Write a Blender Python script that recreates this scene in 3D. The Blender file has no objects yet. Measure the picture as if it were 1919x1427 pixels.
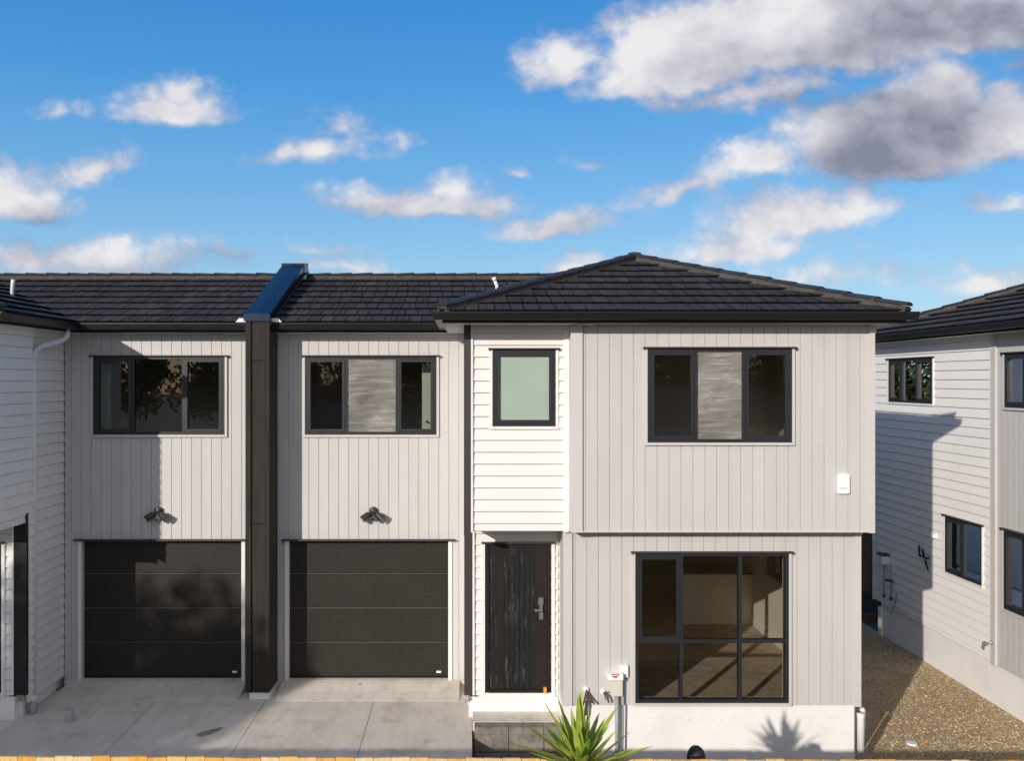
import bpy, math, random
from mathutils import Vector
random.seed(7)
C = bpy.context.scene.collection
R = math.radians
CAMZ, FOC, VPX, VPY = 4.55, 1740.0, 880.0, 713.0

# ------------------------------------------------------------------ materials
def _nt(name):
    m = bpy.data.materials.new(name); m.use_nodes = True
    nt = m.node_tree
    return m, nt, nt.nodes['Principled BSDF']

def ramp(nt, fac, stops):
    r = nt.nodes.new('ShaderNodeValToRGB'); e = r.color_ramp.elements
    while len(e) > len(stops): e.remove(e[-1])
    while len(e) < len(stops): e.new(0.5)
    for i, (p, c) in enumerate(stops):
        e[i].position = p; e[i].color = (*c, 1) if len(c) == 3 else c
    nt.links.new(fac, r.inputs[0]); return r.outputs[0]

def noise(nt, scale, detail=4, rough=.55, stretch=(1, 1, 1), w=None, coord='Object'):
    tc = nt.nodes.new('ShaderNodeTexCoord'); mp = nt.nodes.new('ShaderNodeMapping')
    mp.inputs['Scale'].default_value = stretch
    nt.links.new(tc.outputs[coord], mp.inputs['Vector'])
    n = nt.nodes.new('ShaderNodeTexNoise')
    n.inputs['Scale'].default_value = scale; n.inputs['Detail'].default_value = detail
    n.inputs['Roughness'].default_value = rough
    nt.links.new(mp.outputs[0], n.inputs['Vector']); return n.outputs['Fac']

def mixc(nt, fac, a, b, mode='MIX'):
    m = nt.nodes.new('ShaderNodeMix'); m.data_type = 'RGBA'; m.blend_type = mode
    for s, val in ((m.inputs[0], fac), (m.inputs[6], a), (m.inputs[7], b)):
        if hasattr(val, 'links') or hasattr(val, 'is_linked'): nt.links.new(val, s)
        elif isinstance(val, (int, float)): s.default_value = val
        else: s.default_value = (*val, 1) if len(val) == 3 else val
    return m.outputs[2]

def math_(nt, op, a, b=0.5, c=None, clamp=False):
    m = nt.nodes.new('ShaderNodeMath'); m.operation = op; m.use_clamp = clamp
    for i, val in enumerate((a, b, c)):
        if val is None: continue
        if isinstance(val, (int, float)): m.inputs[i].default_value = val
        else: nt.links.new(val, m.inputs[i])
    return m.outputs[0]

def bump(nt, b, height, strength=.2, dist=.01):
    n = nt.nodes.new('ShaderNodeBump'); n.inputs['Strength'].default_value = strength
    n.inputs['Distance'].default_value = dist
    nt.links.new(height, n.inputs['Height']); nt.links.new(n.outputs[0], b.inputs['Normal'])

def sc(c, k): return tuple(min(1, x * k) for x in c)

def mat(name, col, rough=.6, metal=0, var=.06, vscale=1.5, stretch=(1, 1, 1), bstr=.1, bscale=60, island=0, spec=None, fine=0):
    m, nt, b = _nt(name)
    f = noise(nt, vscale, 5, .6, stretch)
    c = ramp(nt, f, [(.3, sc(col, 1 - var)), (.7, sc(col, 1 + var))])
    if fine:
        f2 = noise(nt, 90, 2, .7, stretch)
        c = mixc(nt, 1.0, c, ramp(nt, f2, [(.3, (1 - fine,) * 3), (.7, (1 + fine * .0 + .0,) * 3)]), 'MULTIPLY')
    if island:
        g = nt.nodes.new('ShaderNodeNewGeometry')
        c = mixc(nt, 1.0, c, ramp(nt, g.outputs['Random Per Island'], [(0, (1 - island,) * 3), (1, (1, 1, 1))]), 'MULTIPLY')
    nt.links.new(c, b.inputs['Base Color'])
    b.inputs['Roughness'].default_value = rough; b.inputs['Metallic'].default_value = metal
    if spec is not None: b.inputs['Specular IOR Level'].default_value = spec
    if bstr: bump(nt, b, noise(nt, bscale, 3, .6, stretch), bstr, .004)
    return m

M = {}
M['grey'] = mat('warm_grey_paint', (.545, .53, .52), .55, var=.04, vscale=1.1, bstr=.15, bscale=180, stretch=(3, 3, .6), island=.03)
M['white'] = mat('white_paint', (.775, .755, .735), .5, var=.02, vscale=.9, bstr=.12, bscale=150, island=.03)
M['brightwhite'] = mat('sun_lifted_white_paint', (.87, .845, .81), .5, var=.02, vscale=.9, bstr=.12, bscale=150, island=.03)  # same white, lightened to offset the glancing sun on the neighbour wall
M['lapedge'] = mat('shaded_board_edge', (.47, .45, .43), .7, var=.15, bstr=0)  # lap shadow put into the colour of the boards' bottom edges
M['trimgrey'] = mat('grey_trim_paint', (.57, .545, .53), .5, var=.02, bstr=.05)
M['trimwhite'] = mat('white_trim_paint', (.79, .775, .755), .45, var=.02, bstr=.05)
M['soffit'] = mat('soffit_board', (.60, .58, .55), .7, var=.02, bstr=.03)
M['black'] = mat('black_steel_trim', (.012, .011, .012), .35, var=.1, bstr=.03, spec=.4)
M['flash'] = mat('dark_flashing', (.045, .034, .036), .5, var=.1, bstr=.03)
M['alu'] = mat('window_aluminium', (.019, .020, .023), .42, .0, var=.08, bstr=.02)
M['cap'] = mat('dark_coated_capping', (.012, .024, .05), .35, .6, var=.15, vscale=2, bstr=.03)
M['timber'] = mat('dark_stained_column', (.021, .0185, .017), .8, spec=.15, var=.28, vscale=3, stretch=(6, 6, .5), bstr=.4, bscale=40)
M['timberlite'] = mat('dark_stained_batten', (.036, .031, .027), .8, spec=.15, var=.25, vscale=3, stretch=(6, 6, .5), bstr=.4, bscale=40)
M['bedding'] = mat('ridge_mortar', (.066, .059, .055), .9, var=.35, vscale=9, bstr=.5, bscale=60)
M['pipe'] = mat('white_pvc', (.72, .72, .72), .4, var=.03, bstr=0)
M['greypvc'] = mat('grey_pvc', (.33, .34, .35), .5, var=.1, bstr=0)
M['silver'] = mat('brushed_silver', (.62, .62, .62), .3, .9, var=.05, bstr=0)
M['brass'] = mat('orange_plastic', (.75, .30, .04), .4, var=.1, bstr=0)
M['lampblk'] = mat('black_lamp_body', (.035, .03, .03), .45, var=.15, bstr=.05)
M['lampgls'] = mat('lamp_glass', (.12, .12, .12), .15, var=.1, bstr=0)
M['box'] = mat('cream_meter_box', (.66, .63, .56), .5, var=.04, bstr=.05)
M['boxwhite'] = mat('white_casing', (.86, .86, .85), .35, var=.01, bstr=0)
M['red'] = mat('red_print', (.62, .05, .08), .5, var=.1, bstr=0)
M['inkgrey'] = mat('grey_print', (.42, .42, .45), .5, var=.1, bstr=0)
M['seam'] = mat('panel_seam_metal', (.13, .12, .11), .5, var=.1, bstr=0)
M['cable'] = mat('brown_cable', (.10, .055, .03), .6, var=.5, vscale=30, bstr=0)
M['blkcable'] = mat('black_cable', (.012, .012, .014), .5, var=.2, bstr=0)
M['room'] = mat('room_plaster', (.78, .72, .60), .9, var=.02, bstr=.03)
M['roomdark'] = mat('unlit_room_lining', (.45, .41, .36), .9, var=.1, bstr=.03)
M['carpet'] = mat('brown_carpet', (.50, .40, .28), .95, var=.22, vscale=5, bstr=.4, bscale=150)
M['palewall'] = mat('pale_green_lining', (.52, .58, .50), .7, var=.03, bstr=0)
M['kitchen'] = mat('kitchen_joinery_room_shade', (.045, .040, .034), .4, var=.2, bstr=0)
M['skin'] = mat('skin', (.45, .28, .20), .6, var=.05, bstr=0)
M['hair'] = mat('dark_hair', (.018, .013, .012), .6, var=.3, vscale=20, stretch=(1, 1, 1), bstr=.6, bscale=120)
M['cloth'] = mat('dark_blue_cloth', (.04, .05, .09), .9, var=.2, bstr=.2)
M['trunk'] = mat('bark', (.12, .09, .065), .9, var=.3, vscale=8, bstr=.6, bscale=25)
M['streetroof'] = mat('grey_sheet_roof', (.16, .16, .165), .6, var=.15, vscale=2, bstr=.1)
M['rearfence'] = mat('brown_fence_board', (.15, .085, .045), .8, var=.3, vscale=3, stretch=(5, 5, .6), bstr=.3, island=.35)
M['mulch'] = mat('black_mulch', (.055, .042, .030), .95, spec=.05, var=.5, vscale=18, bstr=1, bscale=30)
M['edging'] = mat('rusty_timber_edging', (.12, .06, .045), .8, var=.2, bstr=.2)

def make_foundation():
    m, nt, b = _nt('painted_block_foundation')
    tc = nt.nodes.new('ShaderNodeTexCoord'); mp = nt.nodes.new('ShaderNodeMapping')
    mp.inputs['Rotation'].default_value = (R(90), 0, 0)
    nt.links.new(tc.outputs['Object'], mp.inputs[0])
    br = nt.nodes.new('ShaderNodeTexBrick')
    br.inputs['Scale'].default_value = 1; br.inputs['Brick Width'].default_value = .4; br.inputs['Row Height'].default_value = .2
    br.inputs['Mortar Size'].default_value = .006; br.inputs['Mortar Smooth'].default_value = .6
    br.inputs['Color1'].default_value = (.84, .825, .81, 1); br.inputs['Color2'].default_value = (.83, .815, .80, 1)
    br.inputs['Mortar'].default_value = (.82, .805, .79, 1)
    nt.links.new(mp.outputs[0], br.inputs['Vector'])
    c = mixc(nt, 1.0, br.outputs['Color'], ramp(nt, noise(nt, 2.2, 6, .65), [(.35, (.93, .92, .90)), (.6, (1, 1, 1))]), 'MULTIPLY')
    nt.links.new(c, b.inputs['Base Color']); b.inputs['Roughness'].default_value = .7
    h = math_(nt, 'MULTIPLY_ADD', br.outputs['Fac'], -.7, noise(nt, 50, 4))
    bump(nt, b, h, .35, .006); return m
M['found'] = make_foundation()

def make_concrete():
    m, nt, b = _nt('driveway_concrete')
    a = ramp(nt, noise(nt, .9, 8, .68), [(.30, (.60, .55, .475)), (.5, (.70, .645, .565)), (.72, (.74, .69, .61))])
    stain = ramp(nt, noise(nt, 2.3, 7, .75), [(.52, (1, 1, 1)), (.68, (.80, .76, .70))])
    c = mixc(nt, 1.0, a, stain, 'MULTIPLY')
    fine = ramp(nt, noise(nt, 120, 2, .8), [(.3, (.90, .90, .90)), (.7, (1.0, 1.0, 1.0))])
    c = mixc(nt, 1.0, c, fine, 'MULTIPLY')
    sp = ramp(nt, noise(nt, 7, 3, .5), [(.735, (1, 1, 1)), (.76, (.45, .42, .38))])
    c = mixc(nt, .8, c, sp, 'MULTIPLY')
    streak = ramp(nt, noise(nt, 2.6, 5, .7, (3.2, .45, 1)), [(.42, (.90, .89, .87)), (.6, (1.0, 1.0, 1.0))])
    c = mixc(nt, .8, c, streak, 'MULTIPLY')
    nt.links.new(c, b.inputs['Base Color']); b.inputs['Roughness'].default_value = .85
    bump(nt, b, noise(nt, 90, 4, .7), .25, .004); return m
M['conc'] = make_concrete()
M['block'] = mat('dark_masonry_block', (.27, .24, .205), .9, var=.35, vscale=9, bstr=.8, bscale=70, island=.15, fine=.35)
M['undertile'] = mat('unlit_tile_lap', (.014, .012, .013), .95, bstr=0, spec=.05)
M['joint'] = mat('joint_shadow_gap', (.05, .045, .04), .9, bstr=0)

def make_tile():
    m, nt, b = _nt('charcoal_roof_tile')
    g = nt.nodes.new('ShaderNodeNewGeometry')
    base = ramp(nt, g.outputs['Random Per Island'], [(0, (.042, .038, .040)), (.5, (.052, .047, .049)), (.92, (.062, .056, .057)), (1, (.080, .072, .070))])
    gr = ramp(nt, noise(nt, 130, 3, .8), [(.32, (.5, .5, .5)), (.55, (1.0, 1.0, 1.0)), (.74, (1.9, 1.85, 1.8))])
    c = mixc(nt, 1.0, base, gr, 'MULTIPLY')
    big = ramp(nt, noise(nt, 1.2, 5, .6), [(.35, (.8, .8, .8)), (.65, (1.15, 1.1, 1.05))])
    c = mixc(nt, 1.0, c, big, 'MULTIPLY')
    nt.links.new(c, b.inputs['Base Color']); b.inputs['Roughness'].default_value = .7; b.inputs['Specular IOR Level'].default_value = .3
    rib = noise(nt, 16, 3, .6)
    h = math_(nt, 'ADD', math_(nt, 'MULTIPLY', rib, 1.2), noise(nt, 110, 3, .7))
    bump(nt, b, h, .8, .008); return m
M['tile'] = make_tile()
M['ridge'] = mat('dark_ridge_cap', (.030, .028, .032), .5, var=.2, vscale=6, bstr=.3, island=.2)

def make_garage():
    m, nt, b = _nt('textured_black_garage_steel')
    tc = nt.nodes.new('ShaderNodeTexCoord'); mp = nt.nodes.new('ShaderNodeMapping')
    mp.inputs['Scale'].default_value = (34, 1, 40)
    nt.links.new(tc.outputs['Object'], mp.inputs[0])
    vo = nt.nodes.new('ShaderNodeTexVoronoi'); vo.inputs['Scale'].default_value = 1; vo.inputs['Randomness'].default_value = .25
    nt.links.new(mp.outputs[0], vo.inputs['Vector'])
    c = ramp(nt, vo.outputs['Distance'], [(.25, (.040, .034, .028)), (.55, (.018, .015, .013))])
    f = ramp(nt, noise(nt, 1.2, 5, .6), [(.3, (.85, .85, .85)), (.7, (1.0, 1.0, 1.0))])
    c = mixc(nt, 1.0, c, f, 'MULTIPLY')
    nt.links.new(c, b.inputs['Base Color']); b.inputs['Roughness'].default_value = .5; b.inputs['Specular IOR Level'].default_value = .25
    bump(nt, b, vo.outputs['Distance'], .5, .004); return m
M['garage'] = make_garage()

def make_door():
    m, nt, b = _nt('scuffed_black_door_planks')
    s = ramp(nt, noise(nt, 3.2, 9, .78, (4.5, 1, .8)), [(.52, (.012, .012, .013)), (.60, (.032, .032, .033)), (.72, (.24, .24, .24))])
    d = ramp(nt, noise(nt, 40, 3, .7, (1, 1, .25)), [(.3, (.6, .6, .6)), (.7, (1.3, 1.3, 1.3))])
    c = mixc(nt, 1.0, s, d, 'MULTIPLY')
    nt.links.new(c, b.inputs['Base Color']); b.inputs['Roughness'].default_value = .6; b.inputs['Specular IOR Level'].default_value = .25
    bump(nt, b, noise(nt, 30, 4, .7, (3, 1, .3)), .4, .004); return m
M['door'] = make_door()
M['doorframe'] = mat('dark_brown_door_frame', (.020, .014, .014), .5, var=.2, bstr=.1, spec=.25)

def make_glass(name, tint=(.98, .97, .94), refl=1.0, rough=.0, wav=0):
    m = bpy.data.materials.new(name); m.use_nodes = True; nt = m.node_tree
    nt.nodes.remove(nt.nodes['Principled BSDF']); out = nt.nodes['Material Output']
    t = nt.nodes.new('ShaderNodeBsdfTransparent'); t.inputs[0].default_value = (*tint, 1)
    g = nt.nodes.new('ShaderNodeBsdfGlossy'); g.inputs['Roughness'].default_value = rough
    fr = nt.nodes.new('ShaderNodeFresnel'); fr.inputs['IOR'].default_value = 1.6
    f = math_(nt, 'MULTIPLY', fr.outputs[0], 1.7 * refl, clamp=True)
    mx = nt.nodes.new('ShaderNodeMixShader')
    nt.links.new(f, mx.inputs[0]); nt.links.new(t.outputs[0], mx.inputs[1]); nt.links.new(g.outputs[0], mx.inputs[2])
    nt.links.new(mx.outputs[0], out.inputs[0])
    if wav:
        bn = nt.nodes.new('ShaderNodeBump'); bn.inputs['Strength'].default_value = wav; bn.inputs['Distance'].default_value = .01
        nt.links.new(noise(nt, 1.4, 2, .4), bn.inputs['Height'])
        nt.links.new(bn.outputs[0], g.inputs['Normal']); 
    return m
M['glass'] = make_glass('window_glass', wav=.08)

def make_film():
    m = bpy.data.materials.new('crinkled_plastic_film'); m.use_nodes = True; nt = m.node_tree
    b = nt.nodes['Principled BSDF']; out = nt.nodes['Material Output']
    b.inputs['Base Color'].default_value = (.50, .475, .445, 1); b.inputs['Roughness'].default_value = .3
    b.inputs['Specular IOR Level'].default_value = .7
    n1 = noise(nt, 2.2, 3, .5, (.30, 1, 8.5)); n2 = noise(nt, 2.2, 3, .5, (.8, 1, 4.5)); n3 = noise(nt, 1.6, 3, .5)
    def ridge(n, w): return ramp(nt, math_(nt, 'ABSOLUTE', math_(nt, 'SUBTRACT', n, .5)), [(0, (1, 1, 1)), (w, (.25, .25, .25)), (w * 3, (0, 0, 0))])
    r1, r2 = ridge(n1, .012), ridge(n2, .009)
    fold_glint = math_(nt, 'MAXIMUM', r1, math_(nt, 'MULTIPLY', r2, ramp(nt, n3, [(.48, (0, 0, 0)), (.6, (1, 1, 1))])))  # crinkle highlights painted in as paler, more opaque fold lines
    h = math_(nt, 'ADD', n1, math_(nt, 'MULTIPLY', n2, .7))
    bump(nt, b, h, .45, .04)
    t = nt.nodes.new('ShaderNodeBsdfTransparent'); t.inputs[0].default_value = (.85, .85, .83, 1)
    mx = nt.nodes.new('ShaderNodeMixShader')
    f = math_(nt, 'MULTIPLY_ADD', n3, .75, math_(nt, 'MULTIPLY_ADD', fold_glint, .30, .02), clamp=True)
    nt.links.new(f, mx.inputs[0]); nt.links.new(t.outputs[0], mx.inputs[1]); nt.links.new(b.outputs[0], mx.inputs[2])
    nt.links.new(mx.outputs[0], out.inputs[0]); return m
M['film'] = make_film()
M['frost'] = mat('frosted_glass', (.36, .44, .38), .18, var=.05, vscale=2, bstr=0, spec=.5)

def make_pine():
    m, nt, b = _nt('new_pine_paling')
    g = nt.nodes.new('ShaderNodeNewGeometry')
    base = ramp(nt, g.outputs['Random Per Island'], [(0, (.80, .42, .06)), (.35, (.84, .54, .16)), (.65, (.80, .58, .26)), (1, (.88, .70, .40))])
    gr = ramp(nt, noise(nt, 5, 6, .7, (9, 9, .8)), [(.3, (.72, .66, .58)), (.65, (1.05, 1.0, 1.0))])
    nt.links.new(mixc(nt, 1.0, base, gr, 'MULTIPLY'), b.inputs['Base Color']); b.inputs['Roughness'].default_value = .7
    bump(nt, b, noise(nt, 20, 4, .7, (6, 6, .5)), .4, .004); return m
M['pine'] = make_pine()

def make_leaf(name, a, c2, sub=.25):
    m, nt, b = _nt(name)
    g = nt.nodes.new('ShaderNodeNewGeometry')
    c = ramp(nt, g.outputs['Random Per Island'], [(0, a), (1, c2)])
    c = mixc(nt, 1.0, c, ramp(nt, noise(nt, 14, 3, .6), [(.3, (.75, .75, .75)), (.7, (1.15, 1.15, 1.1))]), 'MULTIPLY')
    nt.links.new(c, b.inputs['Base Color']); b.inputs['Roughness'].default_value = .5
    out = nt.nodes['Material Output']
    t = nt.nodes.new('ShaderNodeBsdfTranslucent'); nt.links.new(c, t.inputs[0])
    mx = nt.nodes.new('ShaderNodeMixShader'); mx.inputs[0].default_value = sub
    nt.links.new(b.outputs[0], mx.inputs[1]); nt.links.new(t.outputs[0], mx.inputs[2]); nt.links.new(mx.outputs[0], out.inputs[0])
    return m
M['leaf'] = make_leaf('tree_leaves', (.025, .045, .014), (.07, .10, .03), .12)
M['limeleaf'] = make_leaf('lime_tree_leaves', (.20, .24, .04), (.38, .40, .08))
M['yucca'] = make_leaf('yucca_leaf', (.22, .34, .035), (.50, .58, .09), .22)

def make_gravel(name, cols, sc_=85):
    m, nt, b = _nt(name)
    tc = nt.nodes.new('ShaderNodeTexCoord'); vo = nt.nodes.new('ShaderNodeTexVoronoi'); vo.inputs['Scale'].default_value = sc_
    nt.links.new(tc.outputs['Object'], vo.inputs['Vector'])
    sx = nt.nodes.new('ShaderNodeSeparateColor'); nt.links.new(vo.outputs['Color'], sx.inputs[0])
    c = ramp(nt, sx.outputs[0], cols)
    c = mixc(nt, 1.0, c, ramp(nt, noise(nt, 1.3, 6, .7), [(.35, (.75, .72, .68)), (.65, (1.1, 1.08, 1.0))]), 'MULTIPLY')
    nt.links.new(c, b.inputs['Base Color']); b.inputs['Roughness'].default_value = .9
    bump(nt, b, vo.outputs['Distance'], 1.0, .02); return m
GC = [(0, (.20, .135, .075)), (.3, (.46, .33, .18)), (.7, (.60, .45, .26)), (.93, (.72, .57, .36)), (1, (.84, .75, .60))]
M['gravel'] = make_gravel('gravel_bed', GC)
def make_stone():
    m, nt, b = _nt('loose_stone')
    g = nt.nodes.new('ShaderNodeNewGeometry')
    nt.links.new(ramp(nt, g.outputs['Random Per Island'], GC), b.inputs['Base Color']); b.inputs['Roughness'].default_value = .85
    return m
M['stone'] = make_stone()
M['soil'] = make_gravel('garden_soil', [(0, (.06, .05, .035)), (1, (.14, .11, .08))], 30)

# ------------------------------------------------------------------ mesh builder
MIR = None      # when set to a number m, everything built is mirrored: x -> m - x
class MB:
    def __init__(s): s.v = []; s.f = []; s.mi = []
    def face(s, pts, mi=0):
        n = len(s.v); s.v += [tuple(p) for p in pts]; s.f.append(tuple(range(n, n + len(pts)))); s.mi.append(mi)
    def boxF(s, F, u0, u1, n0, n1, z0, z1, mi=0):
        n = len(s.v)
        s.v += [F(u, nn, z) for z in (z0, z1) for u, nn in ((u0, n0), (u1, n0), (u1, n1), (u0, n1))]
        for q in ((0, 1, 2, 3), (7, 6, 5, 4), (0, 4, 5, 1), (1, 5, 6, 2), (2, 6, 7, 3), (3, 7, 4, 0)):
            s.f.append(tuple(n + i for i in q)); s.mi.append(mi)
    def box(s, x0, x1, y0, y1, z0, z1, mi=0): s.boxF(lambda u, n, z: (u, n, z), x0, x1, y0, y1, z0, z1, mi)
    def prism(s, prof, fa, fb, mi=0):       # prof: 2D closed loop; fa, fb map it to both ends
        n = len(s.v); k = len(prof)
        s.v += [tuple(fa(*p)) for p in prof] + [tuple(fb(*p)) for p in prof]
        for i in range(k):
            j = (i + 1) % k; s.f.append((n + i, n + j, n + k + j, n + k + i)); s.mi.append(mi)
        s.f.append(tuple(n + i for i in range(k))[::-1]); s.f.append(tuple(n + k + i for i in range(k))); s.mi += [mi, mi]
    def tube(s, path, r, k=10, mi=0, cap=True):
        P = [Vector(p) for p in path]; rs = r if isinstance(r, (list, tuple)) else [r] * len(P)
        n = len(s.v); ref = None
        for i, p in enumerate(P):
            d = (P[min(i + 1, len(P) - 1)] - P[max(i - 1, 0)]).normalized()
            if ref is None: ref = Vector((0, 0, 1)) if abs(d.z) < .9 else Vector((1, 0, 0))
            a = d.cross(ref).normalized(); b = a.cross(d).normalized(); ref = b
            for j in range(k):
                t = 2 * math.pi * j / k; s.v.append(tuple(p + (a * math.cos(t) + b * math.sin(t)) * rs[i]))
        for i in range(len(P) - 1):
            for j in range(k):
                a, b = n + i * k + j, n + i * k + (j + 1) % k
                s.f.append((a, b, b + k, a + k)); s.mi.append(mi)
        if cap:
            s.f.append(tuple(n + j for j in range(k))[::-1]); s.f.append(tuple(n + (len(P) - 1) * k + j for j in range(k))); s.mi += [mi, mi]
    def build(s, name, mats, parent=None, smooth=False, bevel=0):
        if not isinstance(mats, (list, tuple)): mats = [mats]
        if MIR is not None:
            vs = [(MIR - x, y, z) for x, y, z in s.v]; fs = [f[::-1] for f in s.f]
        else: vs, fs = s.v, s.f
        me = bpy.data.meshes.new(name); me.from_pydata(vs, [], fs)
        for m in mats: me.materials.append(M[m] if isinstance(m, str) else m)
        me.polygons.foreach_set('material_index', s.mi)
        if smooth: me.polygons.foreach_set('use_smooth', [True] * len(s.f))
        me.update()
        o = bpy.data.objects.new(name, me); C.objects.link(o)
        if parent is not None:
            o.parent = parent; o.matrix_parent_inverse = world_inv(parent)
        if bevel:
            md = o.modifiers.new('bevel', 'BEVEL'); md.width = bevel; md.segments = 2; md.limit_method = 'ANGLE'
        return o

def world_inv(p):
    from mathutils import Matrix
    m = Matrix.Identity(4)
    chain = []
    while p is not None: chain.append(p); p = p.parent
    for q in reversed(chain): m = m @ q.matrix_parent_inverse @ Matrix.LocRotScale(q.location, q.rotation_euler, q.scale)
    return m.inverted()

def tag(o, label=None, cat=None, group=None, kind=None):
    if label: o['label'] = label
    if cat: o['category'] = cat
    if group: o['group'] = group
    if kind: o['kind'] = kind
    return o
def thing(name, loc, label, cat, group=None):
    o = bpy.data.objects.new(name, None); C.objects.link(o); o.location = loc; o.empty_display_size = .2
    return tag(o, label, cat, group)

def front(Y): return lambda u, n, z: (u, Y - n, z)
def faceR(X): return lambda u, n, z: (X + n, u, z)     # faces +X, u runs in depth
def faceL(X): return lambda u, n, z: (X - n, u, z)     # faces -X

def cuts(a, b, holes, lo, hi):
    iv = [(a, b)]
    for h in holes:
        if h[2] < hi - 1e-6 and h[3] > lo + 1e-6:
            nv = []
            for s, e in iv:
                if h[1] <= s or h[0] >= e: nv.append((s, e)); continue
                if h[0] > s: nv.append((s, h[0]))
                if h[1] < e: nv.append((h[1], e))
            iv = nv
    return [(s, e) for s, e in iv if e - s > 1e-4]
def bands(z0, z1, holes):
    zs = sorted({z0, z1} | {z for h in holes for z in h[2:4] if z0 < z < z1})
    return list(zip(zs[:-1], zs[1:]))
def core(mb, F, u0, u1, z0, z1, n0, n1, holes=(), mi=0):
    for za, zb in bands(z0, z1, holes):
        for a, b in cuts(u0, u1, holes, za, zb): mb.boxF(F, a, b, n0, n1, za, zb, mi)
def cladV(mb, F, u0, u1, z0, z1, holes=(), pitch=.15, ph=0.0, gw=.0038, gd=.009, mi=0):
    gs = []; g = u0 + ph
    while g < u1 - .01:
        if g > u0 + .01: gs.append(g)
        g += pitch
    for za, zb in bands(z0, z1, holes):
        ed = [u0] + gs + [u1]
        for i in range(len(ed) - 1):
            a = ed[i] + (gw if i else 0); b = ed[i + 1] - (gw if i < len(ed) - 2 else 0)
            for s, e in cuts(a, b, holes, za, zb): mb.face([F(s, 0, za), F(e, 0, za), F(e, 0, zb), F(s, 0, zb)], mi)
        for g in gs:
            if cuts(g - gw, g + gw, holes, za, zb) == [(g - gw, g + gw)]:
                a, b = g - gw, g + gw
                mb.face([F(a, 0, za), F(a, -gd, za), F(a, -gd, zb), F(a, 0, zb)], mi)
                mb.face([F(a, -gd, za), F(b, -gd, za), F(b, -gd, zb), F(a, -gd, zb)], mi)
                mb.face([F(b, -gd, za), F(b, 0, za), F(b, 0, zb), F(b, -gd, zb)], mi)
def cladH(mb, F, u0, u1, z0, z1, holes=(), pitch=.152, out=.024, mi=0):
    z = z1
    while z > z0 + .01:
        lo = max(z - pitch, z0); hi = z
        nn = lambda q: .004 + (out - .004) * (hi - q) / pitch
        for za, zb in bands(lo, hi, holes):
            for a, b in cuts(u0, u1, holes, za, zb):
                if za == lo and zb - za > .02:
                    c, n1 = za + .009, nn(za)
                    mb.face([F(a, nn(c), c), F(b, nn(c), c), F(b, nn(zb), zb), F(a, nn(zb), zb)], mi)
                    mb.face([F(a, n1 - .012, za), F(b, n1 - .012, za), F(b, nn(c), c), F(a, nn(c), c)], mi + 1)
                    mb.face([F(a, 0, za), F(b, 0, za), F(b, n1 - .012, za), F(a, n1 - .012, za)], mi)
                else: mb.face([F(a, nn(za), za), F(b, nn(za), za), F(b, nn(zb), zb), F(a, nn(zb), zb)], mi)
        z -= pitch

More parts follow.
